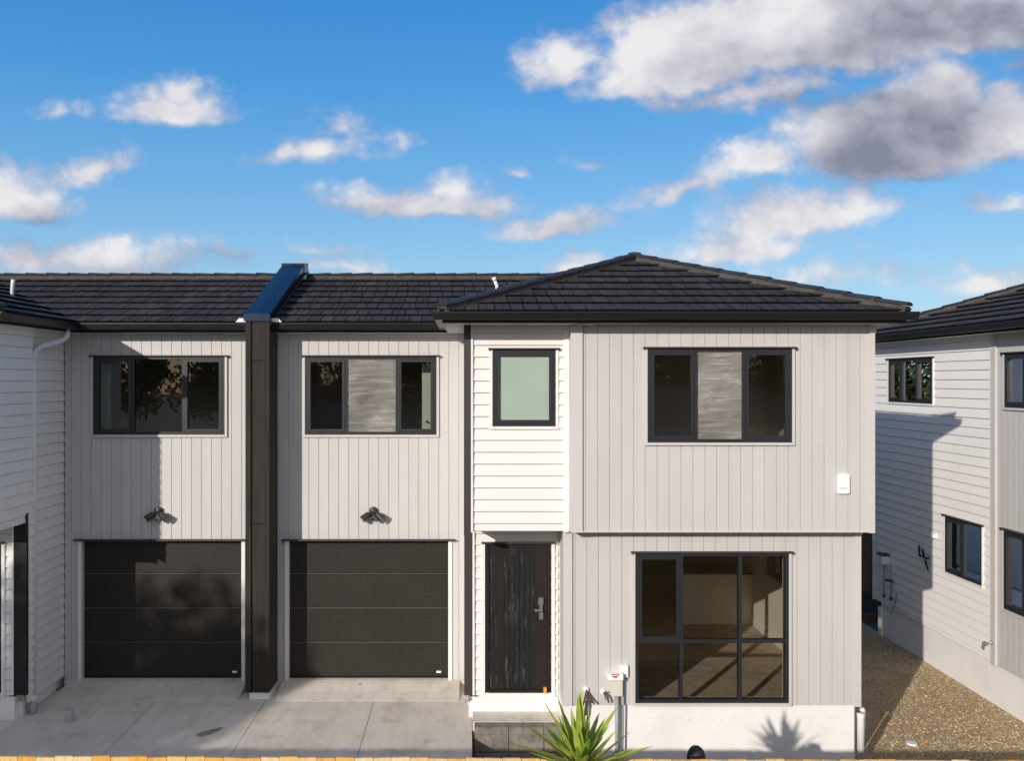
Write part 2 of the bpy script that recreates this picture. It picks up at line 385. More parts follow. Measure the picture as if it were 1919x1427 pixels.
def window(parent, F, u0, u1, z0, z1, cols, rows=None, sashes=(), film=(), frosted=False, trim='trimgrey', fw=.042, head=.055, label=None, flip=False):
    """cols / rows: fractions splitting the opening; sashes, film: (col,row) cells"""
    rows = rows or []
    fr = MB()
    fr.boxF(F, u0, u0 + fw, -.07, .022, z0, z1); fr.boxF(F, u1 - fw, u1, -.07, .022, z0, z1)
    fr.boxF(F, u0 + fw, u1 - fw, -.07, .0205, z0, z0 + fw); fr.boxF(F, u0 + fw, u1 - fw, -.07, .0205, z1 - fw, z1)
    us = [u0 + fw] + [u0 + (u1 - u0) * c for c in cols] + [u1 - fw]
    zs = [z0 + fw] + [z0 + (z1 - z0) * r for r in rows] + [z1 - fw]
    mw = .021
    for u in us[1:-1]: fr.boxF(F, u - mw, u + mw, -.068, .019, z0 + fw, z1 - fw)
    ucell = []
    for i in range(len(us) - 1):
        a = us[i] + (mw if i else 0); b = us[i + 1] - (mw if i < len(us) - 2 else 0); ucell.append((a, b))
        for z in zs[1:-1]: fr.boxF(F, a, b, -.066, .0175, z - mw, z + mw)
    w = fr.build('window', 'alu', parent)
    if label: w['label'] = label
    zc = [(zs[i] + (mw if i else 0), zs[i + 1] - (mw if i < len(zs) - 2 else 0)) for i in range(len(zs) - 1)]
    for i, (a, b) in enumerate(ucell):
        for j, (za, zb) in enumerate(zc):
            if (i, j) in sashes:
                s = MB(); t = .042
                s.boxF(F, a + .002, a + t, -.03, .03, za + .002, zb - .002); s.boxF(F, b - t, b - .002, -.03, .03, za + .002, zb - .002)
                s.boxF(F, a + t, b - t, -.03, .0285, za + .002, za + t); s.boxF(F, a + t, b - t, -.03, .0285, zb - t, zb - .002)
                s.build('sash', 'alu', w)
                pa, pb, pza, pzb = a + t, b - t, za + t, zb - t
            else: pa, pb, pza, pzb = a, b, za, zb
            p = MB(); p.face([F(pa, -.012, pza), F(pb, -.012, pza), F(pb, -.012, pzb), F(pa, -.012, pzb)])
            if frosted:
                p = MB(); p.boxF(F, pa, pb, -.02, -.008, pza, pzb)
            p.build('pane', 'frost' if frosted else 'glass', w)
            if (i, j) in film:
                q = MB(); nx, nz = 18, 90
                g = random.Random(int(1000 * a) + 5)
                for ii in range(nx + 1):
                    for jj in range(nz + 1):
                        zz, xx = jj / nz, ii / nx
                        wv = .003 * math.sin(38 * zz + 5 * math.sin(3 * xx + 4 * zz)) + .002 * math.sin(71 * zz - 6 * xx)
                        q.v.append(F(pa + (pb - pa) * xx, .004 + wv + g.uniform(0, .003), pza + (pzb - pza) * zz))
                for ii in range(nx):
                    for jj in range(nz):
                        k = ii * (nz + 1) + jj; q.f.append((k, k + nz + 1, k + nz + 2, k + 1)); q.mi.append(0)
                q.build('plastic_film', 'film', w, smooth=True)
    h = MB(); h.boxF(F, u0 - head, u1 + head, -.01, .062, z1 + .002, z1 + .02)
    h.boxF(F, u0 - head + .006, u0 - head + .022, 0, .056, z1 - .012, z1 + .001)
    h.boxF(F, u1 + head - .022, u1 + head - .006, 0, .056, z1 - .012, z1 + .001)
    h.build('head_flashing', 'flash', w)
    t = MB(); tw = .036
    t.boxF(F, u0 - tw, u0 - .002, 0, .03, z0 - tw, z1); t.boxF(F, u1 + .002, u1 + tw, 0, .03, z0 - tw, z1)
    t.boxF(F, u0 - .002, u1 + .002, 0, .034, z0 - tw, z0 - .002)
    t.build('window_trim', trim, w)
    return w

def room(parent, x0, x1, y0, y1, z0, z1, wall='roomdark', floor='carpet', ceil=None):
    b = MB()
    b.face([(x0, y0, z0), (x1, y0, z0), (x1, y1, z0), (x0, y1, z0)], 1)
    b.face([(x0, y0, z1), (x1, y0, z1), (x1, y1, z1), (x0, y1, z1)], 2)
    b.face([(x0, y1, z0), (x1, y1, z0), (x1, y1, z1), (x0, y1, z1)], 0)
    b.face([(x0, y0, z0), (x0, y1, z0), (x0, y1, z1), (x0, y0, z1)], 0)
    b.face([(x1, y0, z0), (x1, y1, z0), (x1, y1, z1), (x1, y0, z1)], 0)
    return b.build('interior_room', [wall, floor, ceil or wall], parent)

# ------------------------------------------------------------------ roofs
K = .35
def tiles(mb, O, ud, sd, dmax, ulo, uhi, rng, ex=.349):
    """O eave origin, ud unit along eave, sd plan unit uphill; ulo(d), uhi(d) limits of the plane."""
    O, ud, sd = Vector(O), Vector(ud), Vector(sd); up = Vector((0, 0, 1))
    nrm = (up - sd * K).normalized()
    P = lambda u, d, h: O + ud * u + sd * d + up * (K * d) + nrm * h
    d = 0.0
    mb.face([P(ulo(0), 0, 0), P(uhi(0), 0, 0), P(uhi(dmax), dmax, 0), P(ulo(dmax), dmax, 0)])
    while d < dmax - .02:
        e = min(d + ex, dmax)
        u = ulo(d) - rng.uniform(0, .2); end = uhi(d)
        while u < end:
            w = rng.choice((.165, .18, .18, .195)); g = .0065
            a0, b0 = max(u + g, ulo(d)), min(u + w - g, uhi(d)); a1, b1 = max(u + g, ulo(e)), min(u + w - g, uhi(e))
            if b0 - a0 > .015:
                if b1 < a1: a1 = b1 = min(max((a1 + b1) / 2, ulo(e)), uhi(e))
                t = .048 + rng.uniform(-.003, .003); tt = .012; dd = rng.uniform(-.003, .003) if d > 0 else 0
                q = [P(a0, d + dd, t), P(b0, d + dd, t + rng.uniform(-.003, .003)), P(b1, e, tt), P(a1, e, tt)]
                n = len(mb.v)
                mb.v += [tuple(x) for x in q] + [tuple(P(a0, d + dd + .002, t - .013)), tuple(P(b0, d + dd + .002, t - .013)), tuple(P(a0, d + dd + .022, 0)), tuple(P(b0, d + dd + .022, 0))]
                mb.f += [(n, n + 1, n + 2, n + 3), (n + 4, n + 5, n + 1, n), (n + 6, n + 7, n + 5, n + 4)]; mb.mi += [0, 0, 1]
                # pressed ribs on the tile
                k = 2 if rng.random() < .25 else 1
                for r in range(1, k):
                    f = r / k + rng.uniform(-.06, .06); c0, c1 = a0 + (b0 - a0) * f, a1 + (b1 - a1) * f
                    if b1 - a1 > .08:
                        rr = [P(c0 - .006, d + dd + .01, t + .001), P(c0, d + dd + .01, t + .009), P(c0 + .006, d + dd + .01, t + .001),
                              P(c1 + .006, e - .02, tt + .003), P(c1, e - .02, tt + .009), P(c1 - .006, e - .02, tt + .003)]
                        m_ = len(mb.v); mb.v += [tuple(x) for x in rr]
                        mb.f += [(m_, m_ + 1, m_ + 4, m_ + 5), (m_ + 1, m_ + 2, m_ + 3, m_ + 4)]; mb.mi += [0, 0]
            u += w
        d = e

def caps(roof, p, q, rng, L=.37):
    p, q = Vector(p), Vector(q); dv = q - p; n = max(1, round(dv.length / L)); d = dv.normalized()
    side = d.cross(Vector((0, 0, 1))).normalized(); up = side.cross(d).normalized()
    if up.z < 0: up = -up
    a = MB(); b = MB()
    b.prism([(-.085, -.04), (-.08, .046), (.08, .046), (.085, -.04)],
            lambda s, h: p + side * s + up * h, lambda s, h: q + side * s + up * h)
    for i in range(n):
        s0 = p + dv * (i / n) - d * .012; s1 = p + dv * ((i + 1) / n) + d * .02
        lo, hi = .052, .068 + rng.uniform(-.003, .005)
        f = lambda base, h0, w: (lambda s, h: base + side * (s * w) + up * (h + h0))
        a.prism([(-.105, -.012), (-.085, .018), (0, .030), (.085, .018), (.105, -.012), (.09, -.018), (-.09, -.018)], f(s0, hi, 1.05), f(s1, lo, .93))
    o = a.build('ridge_cap', 'ridge', roof); b.build('ridge_mortar', 'bedding', roof)

def sweep(mb, prof, path, mi=0):
    """extrude profile (n outward, z) along plan path; outward is to the right of travel"""
    P = [Vector((x, y)) for x, y in path]; rings = []
    for i, p in enumerate(P):
        d0 = (P[i] - P[i - 1]).normalized() if i else None
        d1 = (P[i + 1] - P[i]).normalized() if i < len(P) - 1 else None
        n0 = Vector((d0.y, -d0.x)) if d0 else None; n1 = Vector((d1.y, -d1.x)) if d1 else None
        if n0 and n1: m = (n0 + n1) / (1 + n0.dot(n1))
        else: m = n0 or n1
        rings.append([(p.x + m.x * n, p.y + m.y * n, z) for n, z in prof])
    k = len(prof); n = len(mb.v)
    for r in rings: mb.v += r
    for i in range(len(P) - 1):
        for j in range(k):
            a, b = n + i * k + j, n + i * k + (j + 1) % k
            mb.f.append((a, b, b + k, a + k)); mb.mi.append(mi)
    mb.f.append(tuple(n + j for j in range(k))); mb.f.append(tuple(n + (len(P) - 1) * k + j for j in range(k))); mb.mi += [mi, mi]
GUT = [(0, .005), (.09, .005), (.10, .012), (.118, .088), (.118, .106), (.108, .106), (.106, .09), (.09, .02), (.004, .02)]
FAS = [(-.02, -.03), (0, -.03), (0, .10), (-.02, .10)]
ZG = 5.283
def eaves(parent, path):
    g = MB(); sweep(g, [(n + .002, z + ZG) for n, z in GUT], path); g.build('gutter', 'black', parent)
    f = MB(); sweep(f, [(n, z + ZG) for n, z in FAS], path); f.build('fascia', 'black', parent)

# ------------------------------------------------------------------ attached houses
Y0, YP, YB, YU, YL = 13.92, 12.60, 11.88, 11.68, 11.92
ZE = 5.385
PX = lambda px, Y: (px - VPX) * Y / FOC
PZ = lambda py, Y: CAMZ - (py - VPY) * Y / FOC

def house(mirror, xa, label, group, full):
    global MIR
    MIR = mirror
    X = lambda x: x if mirror is None else mirror - x
    h = thing('town_house', (X(2.4), Y0, 0), label, 'house', group)
    rng = random.Random(3 if full else 4)
    xr, xrl = 5.08, 5.01
    # openings
    W2 = (-2.464, -.496, 3.738, 4.91)
    GD = (-2.712, -.32, -.2, 2.145)
    W3 = (.2936, 1.099, 3.962, 4.946)
    W4 = (2.235, 4.048, 3.771, 4.953)
    W5 = (2.124, 4.09, .412, 2.337)
    DR = (.21, 1.108, .314, 2.34)
    SW = (13.3, 15.4, 1.36, 2.3)
    # garage wing wall
    F = front(Y0); holes = [W2, GD]; xl = -2.905
    b = MB(); cladV(b, F, xl, -.062, -.01, 5.30, holes, ph=.044)
    core(b, F, xl, -.062, -.01, 5.30, -.14, -.011, holes); b.build('garage_wall', 'grey', h)
    j = MB()
    j.box(-2.768, -2.714, Y0 - .024, Y0 + .10, .0, 2.145); j.build('garage_jamb', 'trimwhite', h); j = MB(); j.box(-.318, -.264, Y0 - .024, Y0 + .10, .0, 2.145)
    j.build('garage_jamb', 'trimwhite', h)
    f = MB(); f.box(-2.81, -.215, Y0 - .07, Y0 + .01, 2.149, 2.172); f.build('garage_head_flashing', 'flash', h)
    # sectional garage door
    d = MB(); yd = Y0 + .085; zb, zt = .078, 2.147; n = 4; hh = (zt - zb) / n
    for i in range(n):
        za, zc = zb + i * hh, zb + (i + 1) * hh
        d.prism([(yd + .04, za + .004), (yd + .012, za + .004), (yd, za + .014), (yd, zc - .014), (yd + .012, zc - .004), (yd + .04, zc - .004)],
                lambda y, z: (-2.712, y, z), lambda y, z: (-.32, y, z))
    gd = d.build('garage_door', 'garage', h)
    s = MB()
    for i in range(1, n): s.box(-2.705, -.327, yd + .003, yd + .03, zb + i * hh - .0035, zb + i * hh + .0035)
    s.build('panel_seam', 'seam', gd)
    mp0 = -.50 if full else -2.62
    s = MB(); s.box(mp0, mp0 + .07, yd - .003, yd, .135, .165); s.build('maker_plate', 'boxwhite', gd)
    s = MB(); s.box(-2.712, -.32, yd + .002, yd + .05, .05, .08); s.build('bottom_seal', 'black', gd)
    t = MB(); t.box(-2.90, -.068, Y0 - .035, Y0 + .6, -.2, .0575); t.prism([(Y0 - .035, .0565), (Y0 - .12, .042), (Y0 - .34, -.008), (Y0 - .62, -.047), (Y0 - .62, -.1), (Y0 - .035, -.1)],
        lambda y, z: (-2.80, y, z), lambda y, z: (-.15, y, z)); t.build('garage_threshold', 'conc', h)
    # first-floor bay with weatherboards, porch below
    xb = 1.27
    b = MB(); F = front(YB); cladH(b, F, .045, xb - .07, 2.618, 5.30, [W3])
    core(b, F, .0, xb, 2.618, 5.30, -.14, -.0, [W3])
    b.box(xa + .01, xb, YB + .14, YP + .1, 2.622, 2.66)
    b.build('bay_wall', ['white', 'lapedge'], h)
    b = MB(); b.box(xb - .07, xb + .0, YB - .036, YB - .0005, 2.61, 5.30); b.box(.018, .044, YB - .04, YB - .0005, 2.61, 5.30)
    b.build('bay_corner_trim', 'trimwhite', h)
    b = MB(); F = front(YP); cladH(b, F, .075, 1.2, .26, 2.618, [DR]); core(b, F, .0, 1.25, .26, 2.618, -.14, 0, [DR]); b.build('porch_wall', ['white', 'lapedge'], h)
    b = MB(); b.box(.04, .068, YP - .04, YP - .0005, .26, 2.617)
    b.build('porch_corner_trim', 'trimwhite', h)
    b = MB(); b.box(DR[0] - .045, DR[0] - .002, YP - .036, YP - .0, .255, DR[3]); b.box(DR[1] + .002, DR[1] + .045, YP - .036, YP, .255, DR[3])
    b.box(DR[0] - .002, DR[1] + .002, YP - .034, YP, .262, .312); b.build('door_trim', 'trimwhite', h)
    # black corner flashings
    b = MB()
    if full: b.box(xa - .005, .017, YB - .034, YB + .075, 2.56, 5.30)
    b.box(xa - .005, .039, YP - .034, YP + .02, .285, 2.56 if full else 2.75)
    b.box(.0, .10, YP - .045, YP - .034, .275, .285)
    b.build('corner_flashing', 'flash' if full else 'black', h)
    # side of the bay, boards in two planes
    b = MB(); F = faceL(xa + .024)
    cladH(b, F, YB + .07 if full else YB - .03, YP, 2.618, 5.30); cladH(b, F, YP + .001, YP + .18, .16, 5.30)
    F2 = faceL(-.062 + .024)
    cladH(b, F2, YP + .26, Y0 - .001, .16 if full else .10, 5.30)
    core(b, lambda u, n, z: (-.02 - n, u, z), YB + .141, YP, 2.618, 5.30, -.1, 0)
    core(b, lambda u, n, z: (-.02 - n, u, z), YP + .141, Y0 + .2, .1, 5.30, -.1, 0)
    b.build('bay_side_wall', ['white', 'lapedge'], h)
    b = MB(); b.box(-.01, .10, YP + .10, 13.75, -.3, .16); b.box(.03, .10, 13.751, 14.3, -.3, .155); b.build('side_foundation', 'found', h)
    # front room block: upper storey oversails the lower
    b = MB(); F = front(YU); x0 = xb + .035
    cladV(b, F, x0 + .125, xr - .06, 2.655, 5.30, [W4], ph=.03)
    core(b, F, x0 + .02, xr, 2.655, 5.30, -.14, -.011, [W4])
    core(b, faceR(xr), YU + .14, 21, 2.655, 5.30, -.14, -.0)
    b.box(x0 + .02, xr - .14, YU + .14, 21, 2.66, 2.70)
    b.build('upper_front_wall', 'grey', h)
    b = MB(); b.box(xb + .002, x0 + .115, YU - .024, YU + .21, 2.637, 5.30); b.box(xr - .06, xr + .012, YU - .022, YU + .05, 2.63, 5.30)
    b.box(x0 + .115, xr - .06, YU - .012, YU - .0, 2.637, 2.656)
    b.build('upper_corner_trim', 'trimgrey', h)
    b = MB(); b.box(x0 + .117, x0 + .125, YU - .0015, YU + .002, 2.64, 5.30); b.build('corner_gap', 'joint', h)
    b = MB(); F = front(YL); xq = 1.2
    cladV(b, F, xq + .125, xrl - .07, .378, 2.655, [W5], ph=.03)
    core(b, F, xq + .02, xrl, .378, 2.655, -.14, -.011, [W5])
    core(b, faceL(xq + .02), YL + .14, YP + .1, .26, 2.62, -.1, 0)
    core(b, faceR(xrl), YL + .14, 21, .378, 2.655, -.14, 0, [SW])
    b.build('lower_front_wall', 'grey', h)
    b = MB(); b.box(xq, xq + .117, YL - .022, YL + .12, .378, 2.655); b.build('lower_corner_trim', 'trimgrey', h); b = MB(); b.box(xrl - .07, xrl + .01, YL - .022, YL + .05, .36, 2.655); b.build('lower_corner_trim', 'trimgrey', h)
    b = MB(); b.box(xq + .117, xq + .125, YL - .0015, YL + .002, .38, 2.65); b.build('corner_gap', 'joint', h)
    # foundations
    b = MB(); b.box(1.21, 4.95, YL + .03, YL + .13, -.6, .376); b.box(1.21, 4.95, YL + .1301, 21, -.6, .33); b.box(4.951, 5.0, YL + .11, 21, -.6, .33); b.box(.035, 1.205, YP - .02, YP + .3, -.6, .2595)  # narrow side strip behind the downpipe added to block a sun streak
    b.box(.045, 1.20, YP + .3, Y0, -.6, .2)
    if full:
        for gx, gz in ((PX(1290, YL), PZ(1350, YL)), (PX(1350, YL), PZ(1353, YL))):
            b.tube([(gx, YL + .04, gz), (gx, YL + .018, gz)], .022, 10)
    b.build('foundation', 'found', h)
    # windows
    window(h, front(Y0), *W2, [.315, .70], sashes=((0, 0), (2, 0)), film=((1, 0),) if full else (), trim='trimgrey',
           label=None)
    window(h, front(YB), *W3, [], sashes=((0, 0),), frosted=True, trim='trimwhite', label='frosted bathroom window' )
    window(h, front(YU), *W4, [.335, .665], sashes=((0, 0), (2, 0)), film=((1, 0),) if full else (), trim='trimgrey')
    window(h, front(YL), *W5, [.30, .685], rows=[.41], sashes=((0, 1),), trim='trimgrey', label='tall six-pane living room window')
    if full:
        window(h, faceR(xrl), SW[0], SW[1], SW[2], SW[3], [.5], sashes=((0, 0),), trim='trimgrey')
    # front door
    b = MB(); b.box(DR[0], DR[0] + .05, YP - .01, YP + .08, DR[2], DR[3]); b.box(DR[1] - .05, DR[1], YP - .01, YP + .08, DR[2], DR[3])
    b.box(DR[0] + .05, DR[1] - .05, YP - .009, YP + .08, DR[3] - .04, DR[3]); b.box(DR[0] + .05, DR[1] - .05, YP - .025, YP + .08, DR[2], DR[2] + .04)
    fd = b.build('front_door', 'doorframe', h); fd['label'] = 'scuffed black plank front door'
    b = MB(); a0, a1 = DR[0] + .052, DR[1] - .052
    eds = [a0, a0 + .12, a0 + .205, a0 + .275, a0 + .345, a0 + .415, a0 + .485, a0 + .555, a0 + .625]
    for i in range(len(eds) - 1): b.box(eds[i] + .0025, eds[i + 1] - .0025, YP + .012, YP + .05, DR[2] + .042, DR[3] - .042)
    b.box(eds[0], eds[-1], YP + .022, YP + .05, DR[2] + .042, DR[3] - .042)
    b.build('door_leaf', 'door', fd)
    b = MB(); b.box(eds[-1], a1, YP + .006, YP + .05, DR[2] + .042, DR[3] - .042); b.box(a0 + .11, a0 + .205, YP + .003, YP + .011, DR[2] + .042, DR[3] - .042)
    b.build('door_stile', 'doorframe', fd)
    if full:
        hx = PX(1013, YP); b = MB()
        b.box(hx - .03, hx + .035, YP - .03, YP + .004, PZ(1133, YP), PZ(1120, YP))
        b.box(hx - .014, hx + .024, YP - .022, YP + .004, PZ(1141, YP), PZ(1133, YP))
        b.box(hx - .02, hx + .034, YP - .018, YP + .004, PZ(1161, YP), PZ(1148, YP))
        b.box(hx - .085, hx + .025, YP - .055, YP - .04, PZ(1145, YP), PZ(1141, YP))
        b.tube([(hx + .01, YP, PZ(1143, YP)), (hx + .01, YP - .05, PZ(1143, YP))], .011, 8)
        b.build('door_handle', 'silver', fd, bevel=.002)
        b = MB(); b.box(PX(1018, YP), PX(1024, YP), YP - .05, YP - .012, PZ(1298, YP), PZ(1287, YP)); b.build('door_stop', 'brass', fd)
    b = MB(); b.box(DR[0] - .05, DR[1] + .05, YP - .07, YP + .0, DR[3] + .002, DR[3] + .022); b.build('head_flashing', 'flash', fd)
    # soffits
    b = MB(); z = ZG - .026
    b.box(xl, -.062, Y0 - .30, Y0 + .01, z, z + .01); b.box(-.335, -.0005, YU - .28, Y0 - .301, z + .001, z + .011)
    b.box(0, xr + .26, YU - .28, YB + .05, z + .002, z + .012); b.box(xr, xr + .26, YB + .051, 20.8, z, z + .01)
    b.build('soffit', 'soffit', h)
    for vx_, vy_ in ((1.46, YU - .16), (-2.57, Y0 - .16)):
        b = MB(); b.box(vx_ - .10, vx_ + .10, vy_ - .04, vy_ + .04, z - .012, z - .0005); b.build('soffit_vent', 'boxwhite', h)
    # rooms
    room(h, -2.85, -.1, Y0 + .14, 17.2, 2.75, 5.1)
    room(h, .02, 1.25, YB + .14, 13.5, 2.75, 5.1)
    room(h, 1.32, 4.92, YU + .14, 15.2, 2.75, 5.1, wall='room')
    b = MB()
    if full: b.box(PX(791, 14.3), PX(807, 14.3), 14.3, 14.34, 2.75, 4.8)
    else: b.box(mirror - PX(207, 14.35), mirror - PX(181, 14.35), 14.35, 14.39, 2.75, 4.8)
    b.build('interior_reveal', 'palewall', h)
    if full:
        b = MB(); b.tube([(PX(799, 14.25), 14.3, PZ(790, 14.3)), (PX(799, 14.2), 14.24, PZ(790, 14.3))], .016, 10); b.build('door_knob', 'blkcable', h)
        # living room with carpet and kitchen behind a half wall
        zf = .36; b = MB()
        F4 = lambda u, n, z: (4.865 + n, u, z)
        b.face([(1.33, 12.06, zf), (4.86, 12.06, zf), (4.86, 19.9, zf), (1.33, 19.9, zf)], 1)
        b.face([(1.33, 12.06, 2.6), (4.86, 12.06, 2.6), (4.86, 19.9, 2.6), (1.33, 19.9, 2.6)], 0)
        b.face([(1.33, 19.9, zf), (4.86, 19.9, zf), (4.86, 19.9, 2.6), (1.33, 19.9, 2.6)], 2)
        b.face([(1.33, 12.06, zf), (1.33, 19.9, zf), (1.33, 19.9, 2.6), (1.33, 12.06, 2.6)], 2)
        core(b, F4, 12.06, 19.9, zf, 2.6, -.01, 0.0, [SW])
        b.box(4.84, 4.858, 12.06, 15.9, zf, zf + .09, 3)
        b.box(3.66, 4.855, 15.95, 16.07, zf, 1.22, 0); b.box(3.60, 4.855, 15.90, 16.6, 1.221, 1.25, 2)
        b.box(1.34, 3.4, 17.5, 18.1, zf, 2.5, 2)
        b.build('interior_room', ['room', 'carpet', 'kitchen', 'trimwhite'], h)
        b = MB(); b.box(W5[0] + .03, W5[1] - .03, YL + .075, YL + .13, W5[2] + .002, W5[2] + .03)
        b.box(W5[1] - .03, W5[1] - .006, YL + .075, YL + .13, W5[2] + .03, W5[3]); b.build('window_reveal', 'trimwhite', h)
    else:
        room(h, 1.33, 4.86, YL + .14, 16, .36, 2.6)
    # roofs
    XL, XRr, YF = -.335, xr + .29, YU - .32
    half = (XRr - XL) / 2; xm = (XL + XRr) / 2; ridgeY = YF + half
    rf = MB()
    tiles(rf, (XL - .03, YF, ZE), (1, 0, 0), (0, 1, 0), half, lambda d: d, lambda d: XRr - XL + .06 - d, rng)
    tiles(rf, (XL - .03, YF, ZE), (0, 1, 0), (1, 0, 0), half + .03, lambda d: d, lambda d: 8.5, rng)
    tiles(rf, (XRr + .03, YF, ZE), (0, 1, 0), (-1, 0, 0), half + .03, lambda d: d, lambda d: 8.5, rng)
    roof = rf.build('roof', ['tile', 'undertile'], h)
    apex = (xm, ridgeY + .0, ZE + K * half + .03)
    caps(roof, (XL - .0, YF + .03, ZE + .03), apex, rng); caps(roof, (XRr + .0, YF + .03, ZE + .03), apex, rng)
    caps(roof, (xm, ridgeY - .05, apex[2]), (xm, YF + 8.4, apex[2]), rng)
    rf = MB(); ye = Y0 - .38; ry = 16.2; dm = ry - ye; xl2 = -2.90
    tiles(rf, (xl2, ye, ZE), (1, 0, 0), (0, 1, 0), dm, lambda d: 0, lambda d: 5.4, rng)
    bz = ZE + K * dm
    rf.face([(xl2, ry, bz), (2.5, ry, bz), (2.5, ry + dm, ZE), (xl2, ry + dm, ZE)])
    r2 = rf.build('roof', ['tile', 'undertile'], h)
    caps(r2, (2.3, ry, bz + .02), (xl2 + .1, ry, bz + .02), rng)
    eaves(h, [(xl2 + (.0 if full else .0), Y0 - .30), (-.335, Y0 - .30), (-.335, YU - .30), (xr + .27, YU - .30), (xr + .27, 20.8)])
    # vent pipe through the roof
    vx = PX(930, 14.6)
    b = MB()
    if full:
        vz = ZE + K * (14.7 - ye)
        b.tube([(PX(934, 14.7), 14.7, vz - .03), (PX(931, 14.7), 14.69, PZ(535, 14.7)), (PX(926, 14.7), 14.68, PZ(523, 14.7))], .028, 10)
        b.tube([(PX(927.5, 14.7), 14.68, PZ(526, 14.7)), (PX(925, 14.7), 14.68, PZ(520, 14.7))], .036, 10)
    else:
        b.tube([(mirror - PX(19, 14.4), 14.4, 5.5), (mirror - PX(24, 14.4), 14.4, PZ(532, 14.4)), (mirror - PX(26, 14.4), 14.38, PZ(524, 14.4))], .03, 10)
        b.tube([(mirror - PX(17, 14.4), 14.4, PZ(562, 14.4)), (mirror - PX(19, 14.4), 14.4, PZ(556, 14.4))], .042, 10)
    b.build('vent_pipe', 'pipe', h, smooth=True)
    # white flashing ends either side of the party wall
    b = MB(); b.prism([(-2.88, 5.40), (-2.73, 5.40), (-2.78, 5.455), (-2.88, 5.455)], lambda x, z: (x, Y0 - .43, z), lambda x, z: (x, Y0 - .40, z))
    b.build('roof_flashing_end', 'boxwhite', h)
    if full:
        # down pipe on the far side, showing at the top and at the foot
        b = MB(); yy = 12.15
        b.tube([(xr + .2, yy, 5.27), (xr + .2, yy, 5.19), (xr + .17, yy, 5.12), (xr + .06, yy, 5.03), (xr + .045, yy, 4.95), (xr + .045, yy, 2.6), (xrl + .06, yy, 2.5), (xrl + .04, yy, .55)], .04, 12)
        b.build('downpipe', 'pipe', h, smooth=True)
        b = MB(); x = PX(1612.5, 12.0); b.tube([(x, 11.99, PZ(1337, 12)), (x, 11.99, PZ(1345, 12)), (x, 11.99, -.33)], [.052, .047, .047], 14)
        b.tube([(x + .05, 12.08, .27), (x + .075, 12.10, .245), (x + .09, 12.12, .17), (x + .09, 12.12, -.06)], .032, 12)
        b.build('downpipe', 'pipe', h, smooth=True)
    else:
        b = MB(); wx = mirror + 6.0
        # stands off the side wall of the bay
        yq = YP + .215; s = .07
        b.tube([(-.33, Y0 - .55, 5.29), (-.335, Y0 - .55, 5.20), (-.30, Y0 - .62, 5.13), (-.14, yq + .10, 5.02), (-.11, yq + .02, 4.95), (-.105, yq, 4.85), (-.105, yq, .12)], .043, 12)
        b.tube([(-.105, yq, .20), (-.105, yq, .12)], .056, 12)
        dp = b.build('downpipe', 'pipe', h, smooth=True)
        b = MB(); b.tube([(-.105, yq, .12), (-.105, yq, -.1)], .05, 12); b.build('drain_socket', 'greypvc', dp, smooth=True)
        b = MB()
        for z in (4.86, 3.5, 2.1, .9): b.box(-.155, -.05, yq - .075, yq - .0, z, z + .02)
        b.build('pipe_bracket', 'pipe', dp)
    MIR = None
    return h

h1 = house(None, -.068, 'two-storey grey and white attached house with frosted window and black front door', 'attached town houses sharing a party wall', True)
h2 = house(-6.13, -.13, 'attached house with white side wall and downpipe, left of the dark column', 'attached town houses sharing a party wall', False)

# ------------------------------------------------------------------ party wall between the two
pw = thing('party_wall', (-3.053, 13.6, 0), 'dark timber-clad party wall column with navy metal capping between the two garages', 'party wall')
xa_, xb_ = -3.226, -2.882; yf = 13.36
b = MB(); b.box(xa_ + .02, xb_ - .02, yf + .022, 14.0, .05, 5.40); b.build('column_core', 'timber', pw)
b = MB()
b.box(xa_, xa_ + .075, yf, yf + .05, .05, 5.41); b.box(xb_ - .06, xb_, yf, yf + .05, .05, 5.41)
b.box(xa_ + .105, xb_ - .064, yf + .008, yf + .03, 2.49, 4.83); b.box(xa_ + .105, xb_ - .064, yf + .008, yf + .03, .05, 2.47); b.box(xa_ + .105, xb_ - .064, yf + .008, yf + .03, 4.845, 5.40)
b.box(xb_ - .012, xb_ + .004, yf + .05, Y0 - .002, .05, 5.25); b.box(xa_ - .004, xa_ + .012, yf + .05, Y0 - .002, .05, 5.25)
b.build('column_batten', 'timberlite', pw)
b = MB(); b.box(xa_ + .05, xb_ - .01, yf + .03, 13.95, -.1, .052); b.build('column_footing', 'found', pw)
b = MB(); zc0, ry = 5.505, 16.2
prof = [(xa_ - .022, -.10), (xa_ - .022, .0), (-3.06, .018), (xb_ + .012, .0), (xb_ + .012, -.10)]
z1_ = zc0 + K * (ry - yf) + .04
b.prism(prof, lambda x, z: (x, yf - .02, zc0 + z), lambda x, z: (x, ry - .12, z1_ + z))
b.prism([(xa_ - .03, -.12), (xa_ - .03, .045), (xb_ + .02, .045), (xb_ + .02, -.12)], lambda x, z: (x, ry - .12, z1_ + z), lambda x, z: (x, ry + .28, z1_ + z + .05))
b.prism(prof, lambda x, z: (x, ry + .28, z1_ + z), lambda x, z: (x, ry + 2.8, z1_ - .95 + z))
cp = b.build('wall_capping', 'cap', pw)
b = MB(); b.prism([(xa_, -.42), (xa_, -.1), (xb_, -.1), (xb_, -.42)], lambda x, z: (x, yf + .05, zc0 + z), lambda x, z: (x, ry + .2, z1_ + z)); b.build('parapet_side', 'black', pw)
